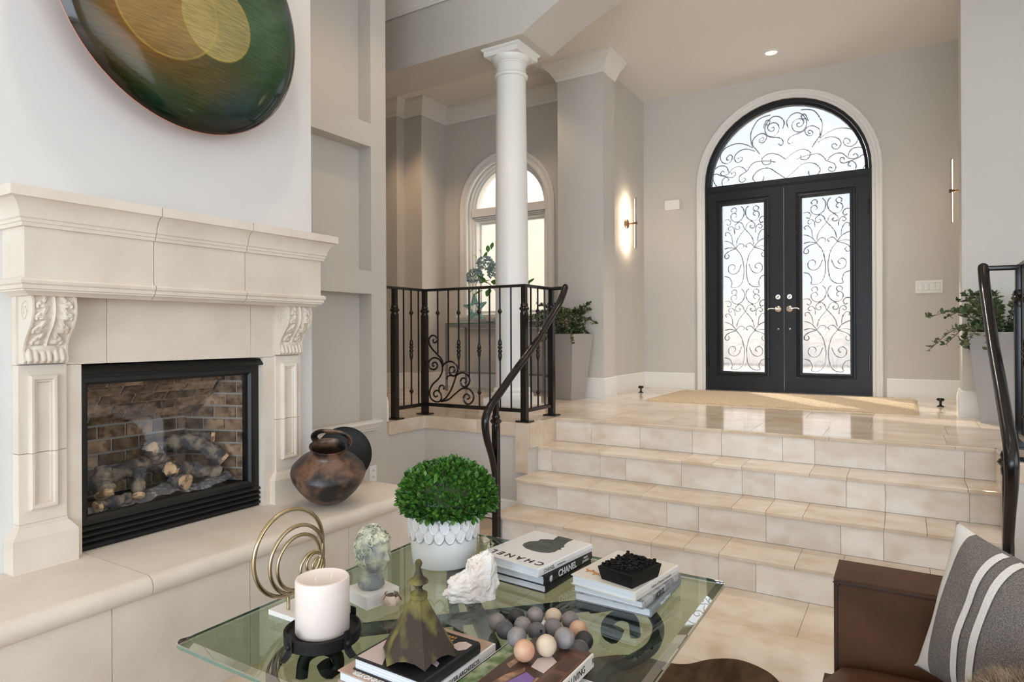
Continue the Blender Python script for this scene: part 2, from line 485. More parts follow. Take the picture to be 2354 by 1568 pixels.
    def bevel(s, w, seg=1):
        bmesh.ops.bevel(s.bm, geom=[e for e in s.bm.edges if len(e.link_faces) == 2 and e.calc_face_angle(0) > 0.6],
                        offset=w, segments=seg, affect='EDGES', profile=0.5)
        return s

def to_mesh(name, b, mats, smooth=0.0, recalc=True):
    bm = b.bm
    if recalc:
        bmesh.ops.recalc_face_normals(bm, faces=bm.faces)
    if smooth:
        for f in bm.faces: f.smooth = True
        for e in bm.edges:
            e.smooth = len(e.link_faces) != 2 or e.calc_face_angle(0) < smooth
    me = bpy.data.meshes.new(name)
    bm.to_mesh(me); bm.free()
    for m in (mats if isinstance(mats, (list, tuple)) else [mats]):
        me.materials.append(MATS[m])
    return me

def obj(name, b, mats, parent=None, smooth=0.0, label=None, kind=None, recalc=True):
    """one mesh object from world-space geometry"""
    if parent is not None:
        off = OFF[parent.name]
    else:
        vs = b.bm.verts
        xs = [v.co.x for v in vs]; ys = [v.co.y for v in vs]; zs = [v.co.z for v in vs]
        off = Vector(((min(xs) + max(xs)) / 2, (min(ys) + max(ys)) / 2, min(zs)))
    bmesh.ops.translate(b.bm, verts=b.bm.verts, vec=-off)
    me = to_mesh(name, b, mats, smooth, recalc)
    o = bpy.data.objects.new(name, me)
    COL.objects.link(o)
    OFF[o.name] = off
    if parent is not None:
        o.parent = parent
    else:
        o.location = off
    if label: o['label'] = label
    if kind: o['kind'] = kind
    return o

def place(name, me, parent, mw):
    """a child that shares mesh data; mw is its world matrix"""
    o = bpy.data.objects.new(name, me)
    COL.objects.link(o)
    o.parent = parent
    o.matrix_local = Matrix.Translation(-OFF[parent.name]) @ mw
    return o

def thing(name, loc, label, cat, group=None, kind=None):
    o = bpy.data.objects.new(name, None)
    o.empty_display_size = 0.05
    COL.objects.link(o)
    o.location = loc
    OFF[o.name] = Vector(loc)
    tag(o, label, cat, group, kind)
    return o

def tag(o, label, cat, group=None, kind=None):
    o['label'] = label
    o['category'] = cat
    if group: o['group'] = group
    if kind: o['kind'] = kind
    return o

def smooth_path(pts, n=6, loop=False):
    P = [Vector(p) for p in pts]
    out = []
    m = len(P)
    for i in range(m if loop else m - 1):
        p0 = P[i - 1] if (i > 0 or loop) else P[0] * 2 - P[1]
        p1, p2 = P[i], P[(i + 1) % m]
        p3 = P[(i + 2) % m] if (i + 2 < m or loop) else P[-1] * 2 - P[-2]
        for k in range(n):
            t = k / n
            out.append(0.5 * ((2 * p1) + (-p0 + p2) * t + (2 * p0 - 5 * p1 + 4 * p2 - p3) * t * t + (-p0 + 3 * p1 - 3 * p2 + p3) * t ** 3))
    if not loop: out.append(P[-1])
    return out

XZ = lambda y0: (lambda u, v, w: (u, y0 - w, v))     # path in the X-Z plane, w towards the camera side
def text(name, s, size, org, right, up, mat, parent, depth=0.0006, align='CENTER', bold=0.0):
    cu = bpy.data.curves.new(name, 'FONT')
    cu.body = s; cu.size = size; cu.extrude = depth; cu.align_x = align; cu.align_y = 'CENTER'
    cu.offset = bold; cu.resolution_u = 3
    tmp = bpy.data.objects.new(name + '_tmp', cu)
    COL.objects.link(tmp)
    me = bpy.data.meshes.new_from_object(tmp)
    bpy.data.objects.remove(tmp)
    me.name = name
    me.materials.clear(); me.materials.append(MATS[mat])
    r = Vector(right).normalized(); u = Vector(up).normalized(); n = r.cross(u)
    mw = Matrix(((r.x, u.x, n.x, org[0]), (r.y, u.y, n.y, org[1]), (r.z, u.z, n.z, org[2]), (0, 0, 0, 1)))
    return place(name, me, parent, mw)
# ------------------------------------------------------------------ the setting
def struct(name, b, m, label, cat, parent=None, smooth=0.0):
    o = obj(name, b, m, parent, smooth)
    if parent is None: tag(o, label, cat, kind='structure')
    return o

ZL = 0.68          # entry landing
ZC = 3.93          # entry ceiling
ZR = 4.08          # living room ceiling

def tile_rows(parent, rects, z0, z1, rows_y, seed, name='tile', lens=(0.61, 0.406), x_start=-6.6, gap=0.0009):
    """stone tiles in running rows, cut to the rectangles of the floor"""
    rnd = random.Random(seed)
    y = rows_y[0]
    while y < rows_y[1]:
        x = x_start + rnd.uniform(-0.6, 0.0)
        k = rnd.randint(0, 1)
        while x < 3.2:
            ln = lens[k % 2]; k += 1 + (rnd.random() < 0.2)
            for (rx0, rx1, ry0, ry1) in rects:
                a, b_ = max(x, rx0), min(x + ln, rx1)
                c, d = max(y, ry0), min(y + 0.406, ry1)
                if b_ - a > 0.02 and d - c > 0.02:
                    obj(name, B().box(a + gap, b_ - gap, c + gap, d - gap, z0, z1), 'travertine', parent)
            x += ln
        y += 0.406

# living-room floor
floor = struct('floor', B().box(-3.6, 4.5, -4.5, 4.05, -0.12, -0.010), 'grout',
               'beige travertine tile floor of the sunken living room', 'floor')
tile_rows(floor, [(-3.1, 1.2, 0.55, 3.36)], -0.010, 0.0, (0.52, 3.4), 5, x_start=-3.1)
obj('paving', B().box(-3.6, 4.5, -4.5, 0.549, -0.010, 0.0), 'travertine', floor)
obj('paving', B().box(1.201, 4.5, 0.551, 3.36, -0.010, 0.0), 'travertine', floor)

# raised entry floor, with a stone edge band
land = [(-6.6, 3.38), (-3.1, 3.38), (-3.1, 3.8), (-2.2, 3.8), (-2.2, 4.2), (0.4, 4.2), (0.4, 3.8), (1.3, 3.8), (1.3, 3.38), (4.5, 3.38), (4.5, 7.3), (-6.6, 7.3)]
entry = struct('floor_entry', B().prism(land, lambda u, v, w: (u, v, w), 0.601, ZL - 0.010), 'grout',
               'raised travertine entry floor at the top of the steps', 'floor')
tile_rows(entry, [(-5.2, 0.9, 4.2, 7.05), (-5.2, -2.2, 3.8, 4.2), (-5.2, -3.1, 3.38, 3.8)], ZL - 0.010, ZL, (3.394, 7.05), 9, x_start=-5.2)
obj('paving', B().prism([(-6.6, 3.38), (-5.201, 3.38), (-5.201, 7.3), (-6.6, 7.3)], lambda u, v, w: (u, v, w), ZL - 0.01, ZL), 'travertine', entry)
obj('paving', B().prism([(0.901, 4.2), (0.4, 4.199), (0.4, 3.8), (1.3, 3.8), (1.3, 3.38), (4.5, 3.38), (4.5, 7.05), (0.901, 7.05)], lambda u, v, w: (u, v, w), ZL - 0.01, ZL), 'travertine', entry)
band = [(0, ZL), (0.012, ZL - 0.002), (0.014, ZL - 0.008), (0.014, ZL - 0.092), (0.0, ZL - 0.092)]
for p in ([(-3.1, 3.39), (-3.1, 3.47)], [(-3.1, 3.472), (-3.1, 3.8), (-3.05, 3.8)], [(-3.048, 3.8), (-2.62, 3.8)],
          [(-2.618, 3.8), (-2.30, 3.8)], [(0.41, 3.8), (0.9, 3.8)]):
    obj('edge_stone', B().molding(p, band), 'travertine', entry)
# stone corner pier beside the stair
obj('edge_stone', B().box(-2.298, -2.195, 3.785, 3.80, 0.34, ZL), 'travertine', entry)
obj('edge_stone', B().box(-2.20, -2.19, 3.802, 3.99, 0.51, ZL), 'travertine', entry)
obj('edge_stone', B().box(-2.20, -2.19, 3.992, 4.198, 0.51, ZL), 'travertine', entry)
obj('edge_stone', B().box(0.39, 0.40, 3.802, 4.198, 0.34, ZL), 'travertine', entry)

# staircase
stair = thing('staircase', (-0.9, 3.6, 0), 'wide beige travertine steps rising to the entry doors', 'staircase')
YS = [3.36, 3.64, 3.93, 4.20]
SX0, SX1 = -2.2, 0.40
core = B()
for i in range(3):
    core.box(SX0 + .004, SX1 - .002, YS[i] + 0.010, 4.186, 0.17 * i, 0.17 * (i + 1) - 0.022)
core.box(SX0 + .004, SX1 - .002, 4.2, 4.3, 0.0, 0.60)
obj('stair_core', core, 'grout', stair)
RJ = [[-1.897, -1.539, -1.182, -0.825, -0.644, -0.28, 0.08], [-1.901, -1.542, -1.186, -1.004, -0.644, -0.287, -0.100, 0.26],
      [-2.089, -1.729, -1.551, -1.188, -0.827, -0.647, -0.282, -0.100, 0.265], [-1.909, -1.548, -1.192, -1.007, -0.644, -0.466, -0.102, 0.262]]
TJ = [[-1.707, -1.175, -0.999, -0.819, -0.463, -0.268, 0.09], [-1.68, -1.336, -0.818, -0.644, -0.462, -0.097, 0.08],
      [-1.729, -1.18, -0.997, -0.827, -0.462, -0.278, 0.258]]
for i in range(4):
    xs = [SX0] + RJ[i] + [SX1]
    for a, b_ in zip(xs, xs[1:]):
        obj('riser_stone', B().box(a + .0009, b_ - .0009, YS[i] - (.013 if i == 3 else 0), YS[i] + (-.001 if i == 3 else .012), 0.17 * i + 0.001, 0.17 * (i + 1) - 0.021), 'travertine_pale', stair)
for i in range(3):
    xs = [SX0] + TJ[i] + [SX1]
    for a, b_ in zip(xs, xs[1:]):
        z = 0.17 * (i + 1)
        pr = [(YS[i] - 0.016, z - 0.020), (YS[i] - 0.018, z - 0.004), (YS[i] - 0.014, z), (YS[i + 1] - (.014 if i == 2 else .001), z), (YS[i + 1] - (.014 if i == 2 else .001), z - 0.020)]
        obj('tread_stone', B().prism(pr, lambda u, v, w: (w, u, v), a + .0009, b_ - .0009), 'travertine', stair)
xs = [SX0, -1.60, -1.0, -0.39, 0.22, SX1]
for a, b_ in zip(xs, xs[1:]):
    obj('nosing_stone', B().prism([(4.174, ZL - .0205), (4.172, ZL - .004), (4.176, ZL), (4.1985, ZL), (4.1985, ZL - .0205)], lambda u, v, w: (w, u, v), a + .0009, b_ - .0009), 'travertine', stair)

# fireplace wall (breast), niche wall, low wall
b = B()
b.box(-3.6, -2.625, 0.87, 1.192, 0, ZR).box(-3.6, -2.625, 1.978, 2.30, 0, ZR)
b.box(-3.6, -2.625, 1.192, 1.978, 1.186, ZR).box(-3.6, -3.16, 1.192, 1.978, 0, 1.186).box(-3.16, -2.625, 1.192, 1.978, 0, 0.44)
struct('wall_fireplace', b, 'wall_pale', 'grey chimney breast wall above the stone mantel, lightened as if daylit', 'wall')
b = B()
NX, NB = -3.10, -3.215
b.box(-3.6, NB, 2.30, 3.233, 0.70, ZR)
b.box(-3.6, NX, 3.233, 3.38, 0.0, ZR)
b.box(-3.6, NX, 2.30, 3.233, 0.0, 0.70)
b.box(NB, NX, 2.30, 3.233, 1.567, 1.723).box(NB, NX, 2.30, 3.233, 2.567, 2.724).box(NB, NX, 2.30, 3.233, 3.62, ZR)
struct('wall_niche', b, 'wall', 'taupe wall with recessed shelf niches right of the fireplace', 'wall')
struct('wall_left', B().box(-3.6, -3.1, -4.5, 0.87, 0, ZR), 'wall', 'taupe living room wall left of the fireplace', 'wall')
b = B().box(-3.6, -3.1, 3.38, 3.8, 0, 0.60).box(-3.1, -2.2, 3.8, 4.2, 0, 0.60)
b.box(-3.6, -3.101, 3.381, 3.799, 0.6, 0.669)
struct('wall_low', b, 'wall', 'low grey knee wall under the railing beside the stairs', 'wall')
struct('wall_low_right', B().box(0.402, 1.3, 3.802, 4.2, 0, 0.60), 'wall', 'low knee wall right of the stairs', 'wall')
struct('wall_right', B().box(4.5, 4.7, 3.0, 7.3, 0, ZR).box(4.5, 4.7, -4.5, -2.6, 0, ZR).box(4.5, 4.7, -2.6, 3.0, 0, 0.5).box(4.5, 4.7, -2.6, 3.0, 3.5, ZR),
       'wall', 'living room wall with the side window opening', 'wall')
struct('wall_back', B().box(-3.6, -2.3, -4.7, -4.5, 0, ZR).box(3.5, 4.7, -4.7, -4.5, 0, ZR).box(-2.3, 3.5, -4.7, -4.5, 0, 0.4).box(-2.3, 3.5, -4.7, -4.5, 3.6, ZR),
       'wall', 'rear living room wall with the broad window opening', 'wall')

# header with an arch over the stairs
arch = []
for i in range(25):
    x = -2.4 + 3.0 * i / 24
    arch.append((x, 1.006 + math.sqrt(2.91 ** 2 - (x + 0.9) ** 2)))
hp = [(-6.6, 3.5)] + arch + [(4.7, 3.5), (4.7, 4.3), (-6.6, 4.3)]
struct('wall_header', B().prism(hp, lambda u, v, w: (u, w, v), 4.08, 4.54), 'wall', 'beam and arched header carried by the white column', 'wall', smooth=0.3)
struct('ceiling', B().box(-6.6, 4.7, -4.7, 4.08, ZR, ZR + .15), 'ceiling', 'pale ceiling of the living room', 'ceiling')
struct('ceiling_entry', B().box(-6.6, 4.7, 4.54, 7.3, ZC, ZC + .15), 'ceiling', 'pale beige ceiling over the entry', 'ceiling')

# entry walls
DX, DH, ZS = -1.067, 0.790, 2.885
YD = 7.05
def door_outline(h, zs, n=24):
    return [(DX - h * math.cos(PI * i / n), zs + h * math.sin(PI * i / n)) for i in range(n + 1)]
do = door_outline(DH, ZS)
pts = [(-2.95, ZL), (DX - DH, ZL)] + do + [(DX + DH, ZL), (0.75, ZL), (0.75, ZC), (-2.95, ZC)]
struct('wall_door', B().prism(pts, lambda u, v, w: (u, w, v), YD, YD + 0.25), 'wall', 'taupe entry wall around the arched double doors', 'wall', smooth=0.3)
struct('wall_entry_left', B().box(-2.92, -2.55, 5.92, 7.05, ZL, ZC), 'wall', 'taupe side wall with the wall sconce left of the doors', 'wall')
struct('wall_pier_left', B().box(-2.92, -2.44, 5.64, 5.92, ZL, ZC), 'wall', 'grey square pier with white crown left of the doors', 'wall')
struct('wall_pier_right', B().box(0.34, 4.5, 5.62, 5.90, ZL, ZC).box(0.43, 0.75, 5.90, 7.05, ZL, ZC), 'wall', 'grey wall end right of the doors', 'wall')
# window wall of the hall with an arched opening
WX, WH, WZ, WS = -3.814, 0.515, 2.724, 1.50
wo = [(WX - WH * math.cos(PI * i / 20), WZ + WH * math.sin(PI * i / 20)) for i in range(21)]
pts = [(-4.66, WS), (WX - WH, WS)] + wo + [(WX + WH, WS), (-2.92, WS), (-2.92, ZC), (-4.66, ZC)]
b = B().prism(pts, lambda u, v, w: (u, w, v), 6.10, 6.36)
b.box(-4.66, -2.92, 6.10, 6.36, ZL, WS)
struct('wall_window', b, 'wall', 'taupe hall wall around the arched window', 'wall', smooth=0.3)
hp2 = [(-4.66, 6.36), (-4.66, 5.667), (-4.917, 5.667), (-4.917, 5.541), (-6.6, 5.541), (-6.6, 6.36)]
struct('wall_hall_left', B().prism(hp2[::-1], lambda u, v, w: (u, v, w), ZL, ZC), 'wall', 'stepped taupe wall at the left end of the hall', 'wall')
struct('wall_hall_end', B().box(-6.8, -6.6, 3.3, 6.36, 0, ZR), 'wall', 'far end wall of the hall behind the niche wall', 'wall')
struct('wall_hall_near', B().box(-6.6, -3.6, 3.28, 3.38, 0, ZR), 'wall', 'back of the niche wall seen from the hall', 'wall')

# crown mouldings
def crown(z1, h=0.165, d=0.125):
    return [(0, z1), (d, z1), (d, z1 - .022), (d - .008, z1 - .026), (d - .010, z1 - .038), (d * .80, z1 - .048), (d * .55, z1 - .072), (d * .36, z1 - .103),
            (d * .26, z1 - .128), (d * .20, z1 - .132), (d * .20, z1 - .140), (d * .12, z1 - .150), (d * .10, z1 - h), (0, z1 - h)]
struct('trim_1', B().molding([(-6.6, 5.541), (-4.917, 5.541), (-4.917, 5.667), (-4.66, 5.667), (-4.66, 6.10), (-2.92, 6.10)], crown(ZC)), 'trim',
       'white crown moulding stepping along the hall ceiling', 'moulding', smooth=0.5)
struct('trim_2', B().molding([(-2.92, 5.93), (-2.92, 5.64), (-2.44, 5.64), (-2.44, 5.93)], crown(ZC)), 'trim',
       'white crown wrapped around the top of the grey pier', 'moulding', smooth=0.5)
struct('trim_3', B().molding([(-6.6, 4.08), (4.5, 4.08)], crown(ZR, 0.125, 0.09)), 'trim', 'white crown moulding above the beam in the living room', 'moulding', smooth=0.5)
NCR = [(0, 0.712), (0.075, 0.712), (0.075, 0.700), (0.066, 0.694), (0.058, 0.680), (0.045, 0.674), (0.043, 0.664), (0.028, 0.655), (0.024, 0.645), (0, 0.645)]
struct('trim_4', B().molding([(NX, 2.30), (NX, 3.262)], NCR), 'trim', 'white moulded sill at the bottom of the wall niche', 'moulding', smooth=0.5)
def base(z, h=0.175):
    return [(0, z), (0.020, z), (0.020, z + h - .055), (0.017, z + h - .048), (0.017, z + h - .035), (0.012, z + h - .022), (0.011, z + h - .010), (0.004, z + h), (0, z + h)]
struct('baseboard_hall', B().molding([(-6.6, 5.541), (-4.917, 5.541), (-4.917, 5.667), (-4.66, 5.667), (-4.66, 6.10), (-2.92, 6.10)], base(ZL)), 'trim', 'white baseboard along the hall window wall', 'baseboard', smooth=0.5)
struct('baseboard_pier', B().molding([(-2.92, 5.92), (-2.92, 5.64), (-2.44, 5.64), (-2.44, 5.92)], base(ZL, .19)), 'trim', 'white baseboard wrapped around the left pier', 'baseboard', smooth=0.5)
struct('baseboard_left', B().molding([(-2.55, 5.925), (-2.55, 7.05), (-1.975, 7.05)], base(ZL)), 'trim', 'white baseboard under the sconce and left of the doors', 'baseboard', smooth=0.5)
struct('baseboard_right', B().molding([(-0.16, 7.05), (0.43, 7.05), (0.43, 5.905)], base(ZL)), 'trim', 'white baseboard right of the doors', 'baseboard', smooth=0.5)
struct('baseboard_pier_right', B().molding([(0.34, 5.90), (0.34, 5.62), (4.4, 5.62)], base(ZL, .19)), 'trim', 'white baseboard on the right wall end', 'baseboard', smooth=0.5)
struct('baseboard_niche_end', B().molding([(-3.1, 3.38), (-3.6, 3.38)], base(ZL)), 'trim', 'white baseboard end beside the left railing post', 'baseboard', smooth=0.5)
struct('baseboard_low', B().molding([(NX, 2.62), (NX, 3.8), (-2.2, 3.8)], base(0.0, .14)), 'trim', 'white baseboard of the low knee wall at floor level', 'baseboard', smooth=0.5)

# ------------------------------------------------------------------ arched hall window
win = thing('window_1', (WX, 6.2, WS), 'arched white window behind the column with a cream wall outside', 'window', kind='structure')
cas = [(0.0, 0.0), (0.0, 0.022), (0.012, 0.030), (0.028, 0.030), (0.034, 0.022), (0.060, 0.020), (0.066, 0.030), (0.092, 0.034), (0.105, 0.024), (0.105, 0.0)]
def arch_path(h, z0, zs, n=24, cx=WX):
    return [(cx - h, z0)] + [(cx - h * math.cos(PI * i / n), zs + h * math.sin(PI * i / n)) for i in range(n + 1)] + [(cx + h, z0)]
# travelling up the left side and over: outwards is to the left, so use negative offsets
neg = lambda pr: [(-d, w_) for d, w_ in pr]
obj('casing', B().molding(arch_path(WH, WS, WZ), neg(cas), XZ(6.10)), 'trim', win, smooth=0.5)
fr = [(0.0, -0.10), (0.0, -0.02), (0.022, -0.02), (0.022, -0.05), (0.045, -0.05), (0.045, -0.075), (0.068, -0.075), (0.068, -0.16), (0.0, -0.16)]
obj('frame', B().molding(arch_path(WH, WS, WZ), fr, XZ(6.10)), 'trim', win, smooth=0.5)
obj('mullion', B().box(WX - WH + .03, WX + WH - .03, 6.135, 6.26, 2.645, 2.735), 'trim', win)
b = B()
for z in (2.640, 2.622, 2.605): b.box(WX - WH + .03, WX + WH - .03, 6.15 + (2.64 - z), 6.25, z - .014, z)
obj('mullion_moulding', b, 'trim', win)
obj('sash', B().molding([(WX - WH + .06, WS + .03), (WX - WH + .06, 2.60), (WX + WH - .06, 2.60), (WX + WH - .06, WS + .03)], [(0, -.20), (0, -.15), (.03, -.15), (.03, -.20)], XZ(6.10), loop=True), 'trim', win)
h2 = WH - 0.062
obj('pane', B().prism([(WX - h2, 2.73)] + [(WX - h2 * math.cos(PI * i / 20), WZ + h2 * math.sin(PI * i / 20)) for i in range(21)] + [(WX + h2, 2.73)], lambda u, v, w: (u, w, v), 6.235, 6.24), 'window_glass', win)
obj('pane', B().box(WX - h2, WX + h2, 6.225, 6.23, WS + .02, 2.60), 'window_glass', win)
sill = B().box(WX - .64, WX + .64, 6.02, 6.20, WS - .02, WS + .012)
sill.molding([(WX - .62, 6.10), (WX + .62, 6.10)], [(0, WS - .02), (.06, WS - .02), (.055, WS - .05), (.04, WS - .06), (.04, WS - .085), (.022, WS - .10), (.022, WS - .15), (0, WS - .15)])
obj('sill', sill, 'trim', win)

# world outside the window and the doors
ext = B().prism([(-9.5, 0.2), (-2.6, 0.2), (-2.6, 2.72), (-4.468, 3.512), (-4.889, 3.71), (-5.0, 5.9), (-9.5, 5.9)], lambda u, v, w: (u, w, v), 8.35, 8.7)  # tall left end is out of view, raised to keep sun off the hall floor
tag(obj('exterior_wall', ext, 'stucco'), 'cream stucco wall outside the arched hall window, unseen left end raised to block sun', 'wall', kind='structure')
tag(obj('exterior_paving', B().box(-9, 8, 7.31, 20, 0.5, 0.62), 'paving_out'), 'pale paving outside the entry doors', 'paving', kind='structure')
tag(obj('exterior_garden_wall', B().box(-9, 9, 15, 15.4, 0.62, 2.05), 'garden_wall'), 'pale garden wall seen blurred through the door glass', 'wall', kind='structure')

# ------------------------------------------------------------------ double doors
door = thing('door_1', (DX, YD + .1, ZL), 'black iron double doors with arched scrollwork transom', 'door', kind='structure')
dcas = [(-.09, 0.0), (-.09, 0.018), (-.082, 0.026), (-.060, 0.026), (-.054, 0.018), (-.030, 0.016), (-.024, 0.026), (-.008, 0.028), (0.0, 0.020), (0.0, 0.0)]
pth = [(DX - DH, ZL)] + do + [(DX + DH, ZL)]
obj('casing', B().molding(pth, dcas, XZ(YD)), 'trim', door, smooth=0.5)
obj('door_frame', B().molding(pth, [(0.0, -0.17), (0.0, -0.004), (0.026, -0.004), (0.026, -0.02), (0.022, -0.02), (0.022, -0.17)], XZ(YD)), 'door_black', door, smooth=0.5)
obj('threshold', B().box(DX - DH, DX + DH, YD - .005, YD + .2, ZL, ZL + .018), 'door_black', door)
obj('transom_bar', B().box(DX - DH + .02, DX + DH - .02, YD + .008, YD + .12, 2.80, 2.868).box(DX - DH + .02, DX + DH - .02, YD + .002, YD + .05, 2.815, 2.845), 'door_black', door)
ht = DH - .030
obj('transom_ring', B().molding([(DX - ht, 2.868)] + door_outline(ht, ZS) + [(DX + ht, 2.868)], [(0, -.09), (0, -.02), (.028, -.035), (.028, -.09)], XZ(YD)), 'door_black', door, smooth=0.5)
ht2 = ht - .02
def sheet(pts, y):
    q = B(); q.poly([(u, y, v) for u, v in pts]); return q
obj('transom_pane', sheet([(DX - ht2, 2.866)] + door_outline(ht2, ZS) + [(DX + ht2, 2.866)], YD + .057), 'rain_glass', door, recalc=False)
TS = {
 't1': [(-0.928, 3.45), (-0.95, 3.452), (-0.956, 3.428), (-0.935, 3.413), (-0.905, 3.426), (-0.892, 3.455), (-0.905, 3.485), (-0.945, 3.50), (-0.99, 3.48), (-1.005, 3.43), (-0.985, 3.385), (-0.94, 3.36), (-0.89, 3.375), (-0.865, 3.43), (-0.88, 3.50), (-0.94, 3.56), (-1.01, 3.55), (-1.055, 3.49), (-1.04, 3.42)],
 't2': [(-0.875, 3.492), (-0.902, 3.488), (-0.915, 3.523), (-0.893, 3.538), (-0.871, 3.52), (-0.85, 3.46)],
 't3': [(-1.0, 3.27), (-1.02, 3.25), (-1.045, 3.27), (-1.039, 3.30), (-1.021, 3.322), (-0.981, 3.34), (-0.928, 3.35), (-0.88, 3.375), (-0.85, 3.403), (-0.798, 3.398), (-0.747, 3.356), (-0.743, 3.295), (-0.782, 3.235), (-0.816, 3.184)],
 't4': [(-0.824, 3.327), (-0.843, 3.33), (-0.854, 3.351), (-0.837, 3.362), (-0.811, 3.344), (-0.811, 3.316), (-0.85, 3.308), (-0.88, 3.346), (-0.88, 3.384)],
 't5': [(-0.919, 3.586), (-0.849, 3.577), (-0.789, 3.547), (-0.742, 3.473), (-0.721, 3.413), (-0.726, 3.329), (-0.743, 3.267)],
 't6': [(-0.739, 3.266), (-0.688, 3.304), (-0.604, 3.336), (-0.521, 3.331), (-0.448, 3.3), (-0.404, 3.237), (-0.416, 3.167), (-0.465, 3.138), (-0.514, 3.159), (-0.53, 3.203), (-0.509, 3.228), (-0.477, 3.208), (-0.473, 3.176), (-0.497, 3.175)],
 't7': [(-0.764, 3.228), (-0.696, 3.259), (-0.629, 3.262), (-0.571, 3.229), (-0.551, 3.179), (-0.58, 3.133), (-0.621, 3.144), (-0.634, 3.179), (-0.604, 3.188), (-0.586, 3.165)],
 't8': [(-0.49, 3.041), (-0.473, 3.093), (-0.432, 3.119), (-0.376, 3.115), (-0.328, 3.08)],
 't9': [(-0.672, 3.031), (-0.647, 3.064), (-0.596, 3.089), (-0.539, 3.08), (-0.498, 3.037), (-0.473, 3.02), (-0.425, 3.013), (-0.404, 3.037), (-0.424, 3.063), (-0.445, 3.048)],
 't10': [(-0.32, 3.029), (-0.36, 3.039), (-0.4, 3.018), (-0.457, 2.999), (-0.523, 2.981), (-0.559, 3.001), (-0.555, 3.037), (-0.526, 3.033), (-0.522, 3.009)],
 't11': [(-0.965, 3.084), (-0.903, 3.103), (-0.834, 3.112), (-0.756, 3.109), (-0.706, 3.064), (-0.689, 3.034), (-0.647, 3.009), (-0.609, 2.985), (-0.601, 2.937), (-0.63, 2.913), (-0.664, 2.932), (-0.655, 2.959), (-0.63, 2.946)],
 't12': [(-0.465, 2.941), (-0.49, 2.958), (-0.475, 2.985), (-0.449, 2.989), (-0.417, 2.948), (-0.433, 2.895), (-0.49, 2.885)],
 't14': [(-0.393, 2.88), (-0.361, 2.903), (-0.329, 2.962), (-0.321, 3.015)],
 't15': [(-1.067, 3.10), (-0.99, 3.16), (-0.90, 3.18), (-0.83, 3.13), (-0.86, 3.07), (-0.92, 3.08), (-0.92, 3.12)],
 't16': [(-1.067, 2.90), (-0.98, 2.97), (-0.90, 3.03), (-0.80, 3.02), (-0.74, 2.95), (-0.78, 2.89), (-0.84, 2.90), (-0.85, 2.95)]}
for k in TS:
    for s in (1, -1):
        p = [(DX + s * (u - DX), YD + .150, v) for u, v in TS[k]]
        obj('scroll', B().tube(smooth_path(p, 4), 0.0054, 5), 'scroll_iron', door)
DS = {
 'd1': [(-0.575, 2.541), (-0.595, 2.554), (-0.588, 2.58), (-0.559, 2.586), (-0.536, 2.555), (-0.552, 2.509), (-0.602, 2.487), (-0.652, 2.516), (-0.675, 2.571), (-0.668, 2.622), (-0.644, 2.65)],
 'd2': [(-0.571, 2.584), (-0.595, 2.606), (-0.591, 2.635), (-0.568, 2.643), (-0.542, 2.622), (-0.551, 2.597)],
 'd3': [(-0.615, 2.442), (-0.631, 2.43), (-0.615, 2.409), (-0.585, 2.417), (-0.582, 2.453), (-0.622, 2.484), (-0.658, 2.461), (-0.677, 2.415), (-0.722, 2.36), (-0.758, 2.304), (-0.774, 2.238)],
 'd4': [(-0.470, 2.521), (-0.51, 2.523), (-0.536, 2.492), (-0.521, 2.459), (-0.495, 2.471)],
 'd5': [(-0.576, 2.361), (-0.569, 2.42), (-0.536, 2.448), (-0.508, 2.425), (-0.523, 2.4), (-0.543, 2.414)],
 'd6': [(-0.553, 2.264), (-0.543, 2.336), (-0.51, 2.385), (-0.478, 2.374), (-0.485, 2.346)],
 'd7': [(-0.59, 2.201), (-0.55, 2.256), (-0.5, 2.287), (-0.470, 2.293)],
 'd8': [(-0.59, 2.201), (-0.524, 2.216), (-0.470, 2.205)],
 'd9': [(-0.59, 2.201), (-0.524, 2.181), (-0.479, 2.148), (-0.472, 2.111), (-0.499, 2.099), (-0.518, 2.122), (-0.504, 2.142)],
 'd10': [(-0.659, 2.207), (-0.675, 2.226), (-0.656, 2.248), (-0.623, 2.248), (-0.596, 2.219), (-0.59, 2.201), (-0.64, 2.131), (-0.666, 2.03), (-0.67, 1.941), (-0.651, 1.836), (-0.602, 1.788), (-0.539, 1.787), (-0.545, 1.832), (-0.52, 1.889), (-0.470, 1.907)],
 'd11': [(-0.558, 1.976), (-0.58, 1.995), (-0.571, 2.023), (-0.538, 2.033), (-0.509, 2.002), (-0.515, 1.954), (-0.558, 1.927), (-0.611, 1.952), (-0.643, 2.028)]}
